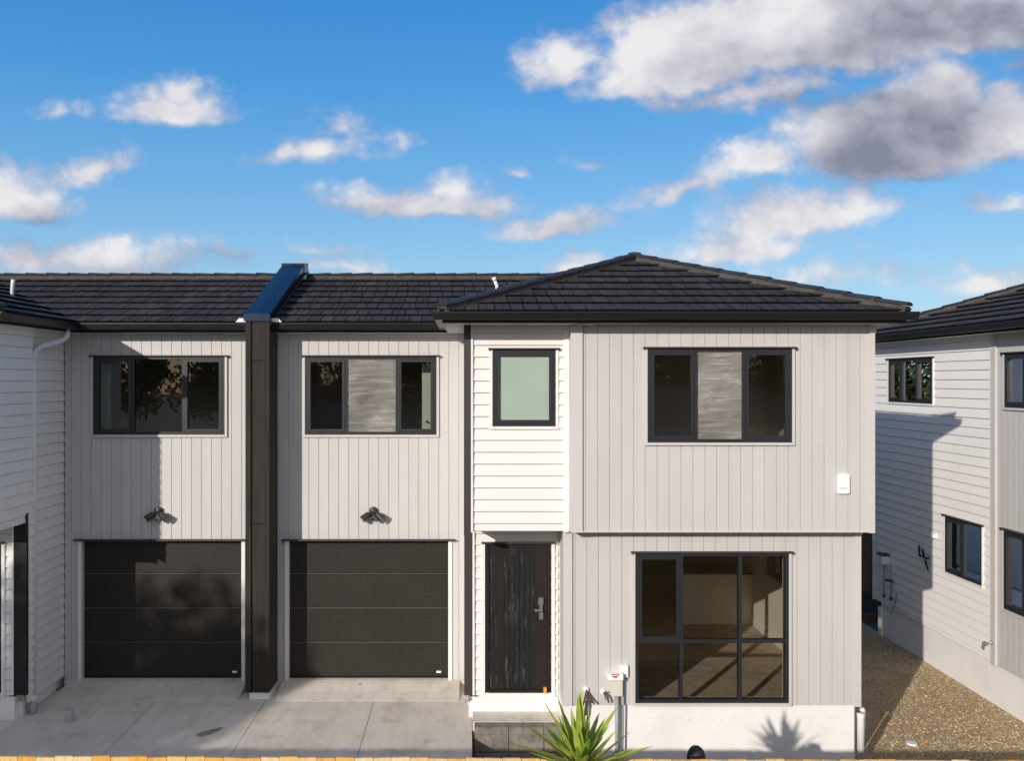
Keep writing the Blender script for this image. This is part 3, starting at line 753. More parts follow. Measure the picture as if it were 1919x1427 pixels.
b = MB(); b.prism([(xb_ + .013, -.105), (xb_ + .024, -.105), (xb_ + .024, -.09), (xb_ + .013, -.09)], lambda x, z: (x, yf, zc0 + z - .05), lambda x, z: (x, ry - .12, z1_ + z - .05)); b.build('capping_edge', 'bedding', pw)

# ------------------------------------------------------------------ neighbour house on the far side of the yard
nh = thing('detached_house', (9.5, 15.5, -.4), 'white weatherboard house across the gravel yard with three-pane upper window', 'house')
XW, YC, YE = 8.0, 14.17, 18.36
WU = (16.0, 17.69, 4.143, 4.947); WLo = (14.46, 15.59, 1.342, 2.283)
F = faceL(XW); b = MB(); cladH(b, F, YC + .05, YE - .02, .235, 5.32, [WU, WLo]); core(b, F, YC, YE, .235, 5.32, -.14, -.0, [WU, WLo])
b.box(XW + .14, 14, YE - .14, YE - .001, .235, 5.32)
b.build('weatherboard_wall', ['brightwhite', 'lapedge'], nh)
b = MB(); b.box(XW - .036, XW, YC, YC + .05, .22, 5.30); b.box(XW - .03, XW, YE - .02, YE + .01, .22, 5.30)
b.build('corner_trim', 'trimwhite', nh)
V1 = (12.2, 13.82, 4.15, 4.95); V2 = (12.2, 13.84, 1.15, 2.33)
Fg = faceL(XW - .02); b = MB(); cladV(b, Fg, 9.0, YC - .12, .235, 5.32, [V1, V2], ph=.05); core(b, Fg, 9.0, YC - .001, .235, 5.32, -.14, -.011, [V1, V2]); b.build('grey_clad_wall', 'grey', nh)
b = MB(); b.box(XW - .05, XW + .0, YC - .12, YC - .001, .22, 5.30); b.build('corner_trim', 'trimgrey', nh)
b = MB(); b.box(XW + .03, XW + .3, 9.0, 18.1, -.7, .234); b.build('foundation', 'found', nh)
window(nh, F, *WU, [.36, .68], sashes=((0, 0), (2, 0)), trim='trimwhite')
window(nh, F, *WLo, [.5], sashes=((1, 0),), trim='trimwhite')
window(nh, Fg, *V1, [.33, .67], sashes=((2, 0),), trim='trimgrey'); window(nh, Fg, *V2, [.33, .67], sashes=((2, 0),), trim='trimgrey')
for (yy0, yy1, za, zb_) in ((15.9, 18.2, 2.8, 5.2), (14.3, 15.8, .5, 2.6), (9.1, 14.15, 2.8, 5.2), (9.1, 14.15, .5, 2.6)):
    q = MB()
    x0, x1 = XW + .141, XW + 3.4
    q.face([(x0, yy0, za), (x1, yy0, za), (x1, yy1, za), (x0, yy1, za)], 1); q.face([(x0, yy0, zb_), (x1, yy0, zb_), (x1, yy1, zb_), (x0, yy1, zb_)])
    q.face([(x0, yy0, za), (x1, yy0, za), (x1, yy0, zb_), (x0, yy0, zb_)]); q.face([(x0, yy1, za), (x1, yy1, za), (x1, yy1, zb_), (x0, yy1, zb_)])
    q.face([(x1, yy0, za), (x1, yy1, za), (x1, yy1, zb_), (x1, yy0, zb_)], 2); q.mi[1] = q.mi[2] = 2; q.build('interior_room', ['room', 'carpet', 'kitchen'], nh)  # room shade by colour: only the sunlit end wall stays pale
rng = random.Random(12); rf = MB(); EX, EY = XW - .37, YE + .37
tiles(rf, (EX, EY, ZE), (0, -1, 0), (1, 0, 0), 3.6, lambda d: d, lambda d: 10.2, rng)
tiles(rf, (EX, EY, ZE), (1, 0, 0), (0, -1, 0), 3.6, lambda d: d, lambda d: 8 - d, rng)
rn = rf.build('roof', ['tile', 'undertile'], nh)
caps(rn, (EX + .02, EY - .02, ZE + .03), (EX + 3.6, EY - 3.6, ZE + K * 3.6 + .03), rng); caps(rn, (EX + 3.6, EY - 3.6, ZE + K * 3.6 + .03), (EX + 3.6, 8.5, ZE + K * 3.6 + .03), rng)
eaves(nh, [(EX + 4, EY - .02), (EX + .03, EY - .02), (EX + .03, 8.6)])
b = MB(); b.box(EX + .03, XW - .001, 8.6, EY - .03, ZG - .026, ZG - .016); b.build('soffit', 'soffit', nh)

# ------------------------------------------------------------------ fittings on the walls
def floodlight(px, label):
    t = thing('floodlight', (PX(px, Y0), Y0 - .001, 2.55), label, 'floodlight', 'twin-head floodlights above the garage doors')
    P = lambda dx, dz, n: (PX(px, Y0) + dx / 125, Y0 - n, PZ(965, Y0) + dz / 125)
    b = MB(); b.tube([P(0, 8, 0), P(0, 8, .035), P(0, 5, .06)], [.062, .062, .03], 16); b.tube([P(0, 5, .03), P(0, 1, .07)], .035, 12); b.build('mounting_plate', 'lampblk', t, smooth=False)
    for s, (e0, e1) in ((-1, ((-4, 6), (-8, 3))), (1, ((4, 6), (10, 3)))):
        b = MB(); b.tube([P(e0[0], e0[1], .05), P(e1[0], e1[1], .08)], .013, 8); b.build('lamp_arm', 'lampblk', t)
        b = MB(); c = Vector(P(s * 14, -2, .10)); ax = Vector((s * .75, -.35, -.62)).normalized(); b.tube([c - ax * .08, c - ax * .06, c + ax * .055, c + ax * .06], [.03, .042, .056, .06], 14)
        lh = b.build('lamp_head', 'lampblk', t)
        b = MB(); b.tube([c + ax * .0601, c + ax * .063], .05, 14); b.build('lens', 'lampgls', lh)
    b = MB(); b.tube([P(0, 2, .06), P(3, -5, .085)], .022, 10); b.tube([P(2, -3, .05), P(2, -3, .1), P(9, -8, .12)], [.03, .036, .034], 12); b.tube([P(-4, -1, .06), P(-4, -8, .08)], .025, 8)
    b.build('motion_sensor', 'lampblk', t)
floodlight(298, 'black twin-head floodlight half in shade, on the wall beside the white-sided bay')
floodlight(700, 'black twin-head floodlight in full sun above the garage next to the front door')

def rbox(mb, x0, x1, y0, y1, z0, z1, r, k=5):
    pts = []
    for cx, cz, a0 in ((x1 - r, z1 - r, 0), (x0 + r, z1 - r, 90), (x0 + r, z0 + r, 180), (x1 - r, z0 + r, 270)):
        for i in range(k + 1):
            t = R(a0 + 90 * i / k); pts.append((cx + r * math.cos(t), cz + r * math.sin(t)))
    mb.prism(pts, lambda x, z: (x, y1, z), lambda x, z: (x, y0, z))
t = thing('wall_unit', (PX(1579, YU), YU, PZ(906, YU)), 'small white rounded box with grey print, mounted on the upper grey wall', 'wall box')
b = MB(); rbox(b, PX(1567.5, YU), PX(1590, YU), YU - .045, YU - .001, PZ(925, YU), PZ(888, YU), .022); b.build('casing', 'boxwhite', t, bevel=.004)
b = MB(); x = PX(1570.5, YU)
for i, w in enumerate((.012, .009, .013, .008, .012, .01, .011)):
    b.box(x, x + w, YU - .0465, YU - .045, PZ(915.6, YU), PZ(913.4, YU)); x += w + .0035
b.build('printed_word', 'inkgrey', t)

t = thing('meter_box', (PX(1157, YL), YL, PZ(1290, YL)), 'cream service box with red and white sticker and pipes, beside the tall window', 'meter box')
YM = YL - .10
b = MB(); b.box(PX(1145, YM), PX(1167, YM), YM, YL - .002, PZ(1306, YM), PZ(1275, YM)); b.build('casing', 'box', t, bevel=.004)
b = MB(); b.box(PX(1138, YM), PX(1167.5, YM), YM - .03, YL - .002, PZ(1274.5, YM), PZ(1263, YM)); b.build('sloping_lid', 'boxwhite', t, bevel=.003)
yk = YM - .031
b = MB(); b.prism([(PX(1146, yk), PZ(1264, yk)), (PX(1160, yk), PZ(1264, yk)), (PX(1159.5, yk), PZ(1267, yk)), (PX(1156, yk), PZ(1271, yk)), (PX(1150, yk), PZ(1271, yk)), (PX(1146.5, yk), PZ(1267, yk))],
                  lambda x, z: (x, yk, z), lambda x, z: (x, yk - .002, z)); b.build('red_sticker', 'red', t)
b = MB(); b.box(PX(1147.5, yk), PX(1158.5, yk), yk - .003, yk - .0021, PZ(1267.2, yk), PZ(1265.8, yk)); b.build('sticker_stripe', 'boxwhite', t)
b = MB(); yp = YL - .05
b.tube([(PX(1156, yp), yp, PZ(1306, yp)), (PX(1156.5, yp), yp, -.42)], .026, 10); b.tube([(PX(1168, yp), yp, PZ(1268, yp)), (PX(1168, yp), yp, PZ(1330, yp)), (PX(1166.5, yp), yp, -.42)], .012, 8)
b.build('conduit', 'greypvc', t, smooth=True)
b = MB(); b.box(PX(1162, YL), PX(1176, YL), YL - .05, YL - .001, PZ(1268, YL), PZ(1246, YL)); b.build('junction_cover', 'boxwhite', t, bevel=.003)

def outlet(px, py, label, kind):
    t = thing('cable_outlet', (PX(px, YL), YL, PZ(py, YL)), label, 'cable outlet', 'cable outlets on the grey wall')
    P = lambda x, y, n: (PX(x, YL), YL - n, PZ(y, YL))
    b = MB(); b.tube([P(px, py, 0), P(px, py, .03), P(px, py, .04)], [.034, .034, .024], 14); b.build('wall_cap', 'boxwhite', t)
    for pts, r in kind:
        b = MB(); b.tube([P(px + dx, py + dy, n) for dx, dy, n in pts], r, 7); b.build('cable', 'cable', t, smooth=True)
outlet(1098, 1292, 'white wall cap with long brown cables hanging from it, above the yucca',
       [([(0, 0, .03), (1, 6, .09), (0, 16, .10), (-2, 30, .08), (-1, 46, .06)], .013), ([(1, 2, .04), (6, 15, .12), (14, 22, .10)], .012), ([(0, 4, .04), (-5, 18, .1), (-8, 26, .1), (-9, 40, .08)], .012), ([(0, 8, .05), (4, 14, .12), (-6, 20, .1)], .012)])
outlet(1130, 1297, 'white wall cap with a short brown cable tuft, beside the cream service box',
       [([(0, 0, .03), (4, -3, .07), (10, -2, .08)], .007), ([(0, 0, .03), (4, 2, .09), (7, 10, .10), (9, 15, .09)], .012), ([(0, 0, .03), (3, 5, .08), (3, 12, .07)], .006)])

# services on the neighbour's wall
PW = lambda px, py, n=0.0: ((lambda Y: (XW - n, Y, PZ(py, Y)))((XW - n) * FOC / (px - VPX)))
t = thing('meter_box', PW(1660, 1060), 'pale blue-grey box with twin hanging tubes on the shaded weatherboard wall', 'meter box')
p0, p1 = PW(1651, 1060), PW(1669, 1060); b = MB(); b.box(XW - .16, XW - .02, p1[1], p0[1], PZ(1058, 17.5) - .03, PZ(1048, 17.5) + .02); b.build('casing', 'boxwhite', t, bevel=.004)
b = MB(); b.box(XW - .18, XW - .02, p1[1] - .01, p1[1] + .22, PZ(1047, 17.5) + .02, PZ(1047, 17.5) + .05); b.build('hood', 'lampblk', t)
for q in ([(1657, 1060), (1656, 1090), (1656, 1115)], [(1668, 1060), (1670, 1090), (1669, 1120)]):
    b = MB(); b.tube([PW(x, y, .06) for x, y in q], .014, 8); b.build('conduit', 'greypvc', t, smooth=True)
    b = MB(); e = PW(*q[-1], .06); b.tube([(e[0], e[1], e[2]), (e[0] - .01, e[1] - .02, e[2] - .05)], .028, 8); b.build('tap', 'lampblk', t)
b = MB(); b.tube([PW(1660, 1087, .08), PW(1672, 1090, .08)], .02, 8); b.build('pipe_clamp', 'lampblk', t)
b = MB(); b.tube([PW(x, y, .04) for x, y in ((1680, 1111), (1679, 1125), (1674, 1142), (1668, 1149), (1662, 1143), (1661, 1136))], .011, 7); b.build('hose_loop', 'greypvc', t, smooth=True)
t = thing('cable_bundle', PW(1730, 1045), 'bent black cable ends sticking out of the weatherboards near the shadow edge', 'cable')
for q in ([(1722, 1022), (1722.5, 1032), (1723, 1041), (1731, 1044)], [(1728.5, 1029), (1730, 1037), (1731.5, 1044), (1735, 1047), (1741, 1046)], [(1733, 1051), (1736, 1060), (1739, 1068)]):
    b = MB(); b.tube([PW(x, y, .05) for x, y in q], .017, 7); b.build('cable', 'blkcable', t, smooth=True)
t = thing('vent_cover', PW(1751, 1003), 'small white vent cover on the sunlit weatherboards beside the shadow edge', 'vent')
p0, p1 = PW(1747, 1003), PW(1757, 1003); b = MB(); b.box(XW - .07, XW, p1[1], p0[1], PZ(1007, 16), PZ(999, 16)); b.build('cowl', 'boxwhite', t, bevel=.004)
t = thing('garden_tap', PW(1848, 1210), 'small chrome tap low on the white wall by the corner', 'tap')
b = MB(); b.tube([PW(1855, 1206, .0), PW(1852, 1206, .08), PW(1842, 1208, .12), PW(1841, 1216, .12)], .016, 8); b.tube([PW(1857, 1201, .1), PW(1858, 1209, .1)], .014, 8)
b.build('spout', 'silver', t, smooth=True)
b = MB(); b.tube([PW(1848, 1204, .12), PW(1842, 1206, .15)], .02, 8); b.build('tap_handle', 'silver', t)

# ------------------------------------------------------------------ ground
def sheet(name, pts, m, z, kind='structure', th=None):
    b = MB(); b.face([(x, y, z) for x, y in pts]); o = b.build(name, m); return tag(o, kind=kind)
sheet('ground', [(-300, -300), (300, -300), (300, 300), (-300, 300)], 'soil', -.47)
def slab(name, ps, m, label=None):
    b = MB()
    for p in ps: b.box(*p)
    o = b.build(name, m, bevel=0); return tag(o, label, kind='structure')
js = [-12.5, -9.3, -7.7, -6.1, -4.5, -2.93, -1.37, .035]
slab('driveway', [(js[i] + .004, js[i + 1] - .004, 7.75, Y0 - .0 if js[i] > -6.2 else 13.0, -.25, -.05) for i in range(len(js) - 1)], 'conc')
slab('driveway_joint_base', [(-12.5, .03, 7.75, Y0 - .01, -.3, -.062)], 'joint')
slab('porch_slab', [(.04, 1.208, 12.2, YP - .021, -.4, .062)], 'conc')
slab('soil_bed', [(.05, 4.94, 7.4, YL + .0, -.6, -.42)], 'mulch')
st = thing('entry_step', (.6, 12.1, -.3), 'dark concrete block step in front of the porch slab', 'step')
b = MB(); xs = [.06, .505, .96, 1.205]
for i in range(3): b.box(xs[i] + .003, xs[i + 1] - .003, 12.0, 12.199, -.035, .056)
b.build('capping_block', 'block', st, bevel=.004)
b = MB()
for i in range(3):
    b.box(xs[i] + .004, xs[i + 1] - .004, 11.965, 12.19, -.25, -.045); b.box(xs[i] + .004, xs[i + 1] - .004, 11.95, 12.19, -.46, -.26)
b.box(.07, 1.2, 11.985, 12.195, -.3, -.0355)
b.build('base_block', 'block', st, bevel=.006)
ZGv = -.41
sheet('gravel_yard', [(4.96, 7.35), (8.05, 7.35), (8.05, 19.2), (4.96, 19.2)], 'gravel', ZGv)
sheet('rear_garden_bed', [(4.96, 19.25), (12, 19.25), (12, 23), (4.96, 23)], 'mulch', ZGv + .004)
# loose stones
g = random.Random(5); b = MB()
for i in range(26000):
    y = 11.0 + 8.2 * g.random() ** 1.3; x = g.uniform(5.0, 8.0)
    s = g.uniform(.006, .014) * (1.8 if g.random() < .05 else 1); a = g.uniform(0, 6.28); ca, sa = math.cos(a), math.sin(a)
    sx, sy, sz = s * g.uniform(.8, 1.5), s * g.uniform(.6, 1), s * g.uniform(.35, .7); z = ZGv + sz * .5
    pts = [(sx, 0, 0), (0, sy, 0), (-sx, 0, 0), (0, -sy, 0), (0, 0, sz), (0, 0, -sz)]
    n = len(b.v)
    b.v += [(x + px * ca - py * sa, y + px * sa + py * ca, z + pz) for px, py, pz in pts]
    for q in ((0, 1, 4), (1, 2, 4), (2, 3, 4), (3, 0, 4)): b.f.append(tuple(n + k for k in q)); b.mi.append(0)
tag(b.build('loose_gravel', 'stone'), 'tan loose gravel covering the side yard', 'gravel', kind='stuff')
o = MB(); o.tube([(PX(1710, 12.6), 12.62, ZGv + .01), (PX(1710, 12.6), 12.62, ZGv + .035)], [.075, .07], 18)
tag(o.build('drain_cap', 'pipe'), 'round pale cap lying on the gravel near the fence', 'drain cap')
# odd white scraps in the rear bed
g = random.Random(2); b = MB()
for i in range(7):
    x, y = g.uniform(7.2, 8.4), g.uniform(19.4, 21.3); b.box(x, x + g.uniform(.05, .14), y, y + .05, ZGv + .005, ZGv + .03)
tag(b.build('paper_scraps', 'boxwhite'), 'white scraps scattered over the dark rear garden bed', 'litter', kind='stuff')
e = MB(); e.box(4.97, 8.4, 19.2, 19.26, ZGv - .05, ZGv + .13); tag(e.build('garden_edging', 'edging'), 'low rusty brown edging board across the back of the gravel yard', 'garden edging')
# rear fence
rfn = thing('timber_fence', (8, 21.7, ZGv), 'brown vertical board fence at the back, seen through the gap between the houses', 'fence')
b = MB(); x = 3.0
while x < 14: b.box(x, x + .142, 21.7, 21.72, ZGv + .02, ZGv + 1.85 + g.uniform(-.01, .01)); x += .148
b.build('paling', 'rearfence', rfn)
b = MB(); b.box(3, 14, 21.72, 21.77, ZGv + 1.4, ZGv + 1.49); b.box(3, 14, 21.72, 21.77, ZGv + .3, ZGv + .39); b.build('rail', 'rearfence', rfn)
# low white post at the foot of the neighbour's wall
b = MB(); pz = PW(1647, 1185); b.box(XW - .03, XW + .025, 18.0, 18.12, ZGv - .03, ZGv + .55); b.build('corner_post', 'found', nh)

# upright grey pipe stub on the driveway
t = thing('pipe_stub', (PX(130, 12.52), 12.52, -.05), 'short upright pale pipe stub standing on the driveway near the downpipe', 'pipe')
b = MB(); cx = PX(130, 12.52); k = 20; n = len(b.v); r0, r1, hh = .058, .05, .15
for rr, z in ((r0, -.05), (r0, hh - .03), (r1, hh - .03), (r1, .02)):
    b.v += [(cx + rr * math.cos(2 * math.pi * i / k), 12.52 + rr * math.sin(2 * math.pi * i / k), z) for i in range(k)]
for a in range(3):
    for i in range(k): b.f.append((a * k + i, a * k + (i + 1) % k, (a + 1) * k + (i + 1) % k, (a + 1) * k + i)); b.mi.append(0)
b.build('pipe_wall', 'greypvc', t, smooth=True)
b = MB(); b.tube([(cx, 12.52, 0.001), (cx, 12.52, .06)], .0495, 20); b.build('pipe_plug', 'joint', t)
# damp skid mark on the concrete
b = MB(); cx, cy = PX(393, 12.15), 12.12; pts = []
for i in range(26):
    a = 2 * math.pi * i / 26; rr = 1 + .10 * math.sin(3 * a + 1) + .06 * math.sin(7 * a); u, v = .17 * rr * math.cos(a), .075 * rr * math.sin(a)
    pts.append((cx + u * .75 - v * .6, cy + u * .85 + v * .8, -.0465))
b.face(pts); sm = mat('damp_concrete', (.25, .235, .215), .6, var=.15, bstr=.1)
tag(b.build('wet_patch', sm), kind='structure', label='dark wet patch on driveway')

# ------------------------------------------------------------------ front paling fence
YFn = 7.3
pf = thing('paling_fence', (0, YFn, -.4), 'new golden pine paling fence, only its tops showing along the bottom edge', 'fence')
g = random.Random(8); b = MB(); x = -7.5
while x < 9.5:
    w = .143 + g.uniform(-.002, .003); top = 1.588 - .0045 * (x + 3.7) + g.uniform(-.006, .006); tl = g.uniform(-.003, .003); yy = YFn + g.uniform(-.004, .004)
    b.prism([(x, -.40), (x + w, -.40), (x + w, top + tl - .004), (x + w - .006, top + tl), (x + .006, top - tl), (x, top - tl - .004)], lambda a, z: (a, yy + .019, z), lambda a, z: (a, yy, z))
    x += w + g.uniform(.001, .005)
b.build('paling', 'pine', pf)
b = MB()
for z in (-.1, .6, 1.3): b.box(-7.5, 9.5, YFn + .025, YFn + .07, z, z + .09)
b.build('rail', 'pine', pf)
for i in range(8):
    x = -7.2 + i * 2.3; b = MB(); b.box(x, x + .1, YFn + .071, YFn + .17, -.5, 1.45); b.build('post', 'pine', pf)

# ------------------------------------------------------------------ yucca in front of the fence
yc = thing('yucca_plant', (.855, 7.14, -.42), 'green spiky yucca rising over the fence in front of the service box', 'plant')
b = MB(); b.tube([(.84, 7.13, -.45), (.86, 7.14, .3), (.85, 7.13, .9), (.855, 7.14, 1.62)], [.10, .085, .08, .07], 12); b.build('trunk', 'trunk', yc, smooth=True)
b = MB(); g = random.Random(21); base = Vector((.855, 7.14, 1.60))
def leaf(az, el, L, w, droop):
    d = Vector((math.cos(el) * math.cos(az), math.cos(el) * math.sin(az), math.sin(el)))
    side = d.cross(Vector((0, 0, 1))).normalized(); up = side.cross(d).normalized()
    st_ = base + d * .04 + Vector((0, 0, g.uniform(-.10, .02))); n = len(b.v); N = 8
    for i in range(N + 1):
        s = i / N; c = st_ + d * (L * s) - Vector((0, 0, 1)) * (droop * L * s * s)
        ww = w * (.5 + 1.4 * s if s < .35 else (.99 * (1 - ((s - .35) / .65) ** 1.9))) + .0012
        b.v += [tuple(c - side * ww), tuple(c - up * ww * .45), tuple(c + side * ww)]
    for i in range(N):
        k = n + 3 * i; b.f += [(k, k + 1, k + 4, k + 3), (k + 1, k + 2, k + 5, k + 4)]; b.mi += [0, 0]
tips = [(968, 1395), (983, 1352), (1015, 1329), (1034, 1313), (1047, 1308), (1072, 1311), (1087, 1335), (1101, 1330), (1131, 1322), (1154, 1336), (1138, 1358), (1175, 1369), (1197, 1390), (1208, 1392), (1000, 1372), (1062, 1330)]
for px, py in tips:
    yv = 7.14 + g.uniform(-.16, .16); tp = Vector((PX(px, yv), yv, PZ(py, yv))); d = tp - base; L = d.length
    leaf(math.atan2(d.y, d.x), math.asin(min(1, (d.z + .06 * L) / L)), L * 1.09, .033, .06)
for i in range(46):
    leaf(g.uniform(0, 6.283), R(g.choice((g.uniform(2, 40), g.uniform(25, 80), g.uniform(50, 88)))), g.uniform(.32, .45), g.uniform(.024, .032), g.uniform(.02, .12))
b.build('leaf_rosette', 'yucca', yc, smooth=True)

# ------------------------------------------------------------------ person behind the fence
hx, hy = 2.035, 8.33; z0 = -.42
ps = thing('person', (hx, hy, z0), 'person with short dark hair, only the top of the head above the fence', 'person')
J = {'pel': (0, 0, .90), 'chest': (0, 0, 1.20), 'neck': (0, 0, 1.40), 'head': (0, -.01, 1.52)}
vs = [(0, 0, .90), (0, 0, 1.08), (0, 0, 1.27), (0, 0, 1.38), (0, 0, 1.45), (0, -.008, 1.535), (0, -.002, 1.62)]
rr = [.13, .115, .14, .06, .05, .082, .075]
ed = [(0, 1), (1, 2), (2, 3), (3, 4), (4, 5), (5, 6)]
def chain(start, pts, rads):
    p = start
    for q, r_ in zip(pts, rads): vs.append(q); rr.append(r_); ed.append((p, len(vs) - 1)); p = len(vs) - 1
    return p
for s in (-1, 1):
    wr = chain(2, [(s * .17, 0, 1.33), (s * .21, .01, 1.07), (s * .22, -.05, .84), (s * .22, -.07, .76)], [.055, .042, .028, .026])
    for f in range(4): chain(wr, [(s * (.205 + .011 * f), -.075 - .006 * f, .70), (s * (.203 + .011 * f), -.078, .665), (s * (.20 + .01 * f), -.07, .64)], [.0095, .009, .008])
    chain(wr, [(s * .195, -.095, .735), (s * .185, -.10, .71)], [.011, .009])
    chain(0, [(s * .09, 0, .82), (s * .10, -.01, .47), (s * .10, .02, .08), (s * .10, -.10, .035)], [.09, .058, .04, .035])
me = bpy.data.meshes.new('body'); me.from_pydata([(x + hx, y + hy, z + z0) for x, y, z in vs], ed, [])
me.materials.append(M['skin']); body = bpy.data.objects.new('body', me); C.objects.link(body); body.parent = ps; body.matrix_parent_inverse = world_inv(ps)
sk = body.modifiers.new('skin', 'SKIN')
for i, r_ in enumerate(rr):
    me.skin_vertices[0].data[i].radius = (r_, r_ * (.75 if i in (0, 1, 2) else 1.0))
me.skin_vertices[0].data[0].use_root = True
body.modifiers.new('sub', 'SUBSURF').levels = 2; body.modifiers['sub'].render_levels = 2
def ell(mb, c, r, k=20, m_=12, keep=lambda x, y, z: True, jit=0):
    n = len(mb.v); gg = random.Random(3)
    for i in range(m_ + 1):
        for j in range(k):
            th, ph = math.pi * i / m_, 2 * math.pi * j / k; q = 1 + gg.uniform(-jit, jit)
            mb.v.append((c[0] + r[0] * q * math.sin(th) * math.cos(ph), c[1] + r[1] * q * math.sin(th) * math.sin(ph), c[2] + r[2] * q * math.cos(th)))
    for i in range(m_):
        for j in range(k):
            z = math.cos(math.pi * (i + .5) / m_); ph = 2 * math.pi * (j + .5) / k
            if keep(math.cos(ph), math.sin(ph), z): mb.f.append((n + i * k + j, n + i * k + (j + 1) % k, n + (i + 1) * k + (j + 1) % k, n + (i + 1) * k + j)); mb.mi.append(0)
b = MB(); ell(b, (hx, hy + .005, z0 + 1.575), (.083, .10, .112), keep=lambda x, y, z: z > .15 or y > -.35, jit=.03); b.build('hair', 'hair', ps, smooth=True)
b = MB()
for s in (-1, 1): ell(b, (hx + s * .078, hy - .005, z0 + 1.53), (.012, .022, .033), 8, 6)
ell(b, (hx, hy - .088, z0 + 1.515), (.013, .02, .025), 8, 6); b.build('face_features', 'skin', ps, smooth=True)
b = MB(); b.tube([(hx, hy, z0 + .86), (hx, hy, z0 + 1.0), (hx, hy, z0 + 1.28), (hx, hy, z0 + 1.38), (hx, hy, z0 + 1.42)], [.165, .145, .19, .12, .062], 18)
for s in (-1, 1): b.tube([(hx + s * .14, hy, z0 + 1.34), (hx + s * .20, hy + .01, z0 + 1.15)], [.075, .062], 12)
b.build('shirt', 'cloth', ps, smooth=True)
b = MB()
for s in (-1, 1): b.tube([(hx + s * .08, hy, z0 + .9), (hx + s * .10, hy, z0 + .5), (hx + s * .10, hy + .015, z0 + .09)], [.105, .078, .06], 12)
b.build('trousers', 'cloth', ps, smooth=True)

# ------------------------------------------------------------------ trees
def tree_mesh(seed, H, Rc, nleaf, ls, cone=0.0):
    g = random.Random(seed); tr = MB(); limbs = []
    tr.tube([(0, 0, -.1), (.05, .02, H * .25), (-.04, .05, H * .5), (0, 0, H * .8)], [.22, .17, .12, .04], 9)
    cl = []
    for i in range(13):
        a = g.uniform(0, 6.283); e = g.uniform(.1, 1.0); r_ = Rc * g.uniform(.45, .85) * (1 - cone * e)
        c = Vector((math.cos(a) * r_, math.sin(a) * r_, H * (.38 + .52 * e))); s0 = Vector((0, 0, H * (.22 + .4 * e)))
        tr.tube([s0, (s0 + c) / 2 + Vector((0, 0, .15)), c], [.07, .045, .015], 6); cl.append((c, Rc * g.uniform(.28, .5)))
    cl.append((Vector((0, 0, H * .88)), Rc * .5)); lf = MB()
    for i in range(nleaf):
        c, r_ = g.choice(cl); d = Vector((g.gauss(0, 1), g.gauss(0, 1), g.gauss(0, .8))).normalized() * (r_ * g.random() ** .4); p = c + d
        s = ls * g.uniform(.6, 1.3); a = Vector((g.gauss(0, 1), g.gauss(0, 1), g.gauss(0, 1))).normalized(); u = a.orthogonal().normalized() * s; w = a.cross(u).normalized() * s * .55
        lf.face([p - u, p - w, p + u, p + w])
    return tr, lf
protos = {}
def make_tree(loc, kind, label, group, seed=1, H=8, Rc=2.5, nleaf=6000, ls=.12, leafm='leaf', rz=0, s=1, cone=0.0):
    t = thing('tree', loc, label, 'tree', group)
    if kind not in protos:
        tr, lf = tree_mesh(seed, H, Rc, nleaf, ls, cone)
        a = tr.build('trunk', 'trunk'); c = lf.build('crown', leafm); protos[kind] = (a.data, c.data)
        bpy.data.objects.remove(a); bpy.data.objects.remove(c)
    for nm, d in zip(('trunk', 'crown'), protos[kind]):
        o = bpy.data.objects.new(nm, d); C.objects.link(o); o.parent = t
    t.rotation_euler.z = rz; t.scale = (s, s, s); return t
make_tree((15.7, 35, -.4), 'lime', 'lime green tree top showing between the roofs', None, 5, 7.4, 1.7, 4000, .12, 'limeleaf')
# trees across the street, seen mirrored in the windows and casting the soft shade on the driveway
for i, (x, y, rz, s) in enumerate(((-21, -25, 0, 1.0), (-14, -28, 1, 1.05), (-7.5, -26, 2.2, .95), (-1, -29, 3.1, 1.05), (5, -27, 4, 1.0), (11.5, -29, 5, 1.1), (18, -26, .5, 1.0), (25, -28, 1.6, 1.05), (-28, -27, 2.6, 1.05))):
    make_tree((x, y, -.4), 'street', 'dark leafy tree across the street mirrored in the windows', 'trees across the street', 9, 8.6, 3.6, 9000, .16, rz=rz, s=s)
def street_house(x0, x1, y, hh, label, wallm):
    t = thing('bungalow', ((x0 + x1) / 2, y, -.4), label, 'house', 'bungalows across the street')
    b = MB(); b.box(x0, x1, y - 7, y, -.4, hh); b.build('wall', wallm, t)
    b = MB(); e = .5; xm_, ym = (x0 + x1) / 2, y - 3.5; zr = hh + 1.7
    A, B, Cc, D_ = (x0 - e, y + e, hh), (x1 + e, y + e, hh), (x1 + e, y - 7 - e, hh), (x0 - e, y - 7 - e, hh); E1, E2 = (x0 + 3.2, ym, zr), (x1 - 3.2, ym, zr)
    for q in ((A, B, E2, E1), (B, Cc, E2), (Cc, D_, E1, E2), (D_, A, E1), (A, B, Cc, D_)): b.face(q)
    b.build('roof', 'streetroof', t)
    for k in range(3):
        xx = x0 + 1.2 + k * (x1 - x0 - 3.6) / 2; b = MB(); b.box(xx, xx + 1.5, y + .002, y + .05, .9, 2.1); b.build('window', 'kitchen', t)
street_house(6.2, 17.5, -20.5, 2.6, 'cream bungalow with grey hip roof across the street, mirrored in the upper right window', 'white')
street_house(-12.5, -3.0, -21.5, 2.5, 'grey bungalow with hip roof across the street, mirrored in the window above the garage', 'grey')
for i, (x, y, rz) in enumerate(((-1.5, 29, 0), (3.4, 28, 2), (6.6, 30.5, 4))):
    make_tree((x, y, -.4), 'street', 'dark leafy tree behind the houses mirrored in the side windows', 'trees behind the houses', rz=rz, s=.8)
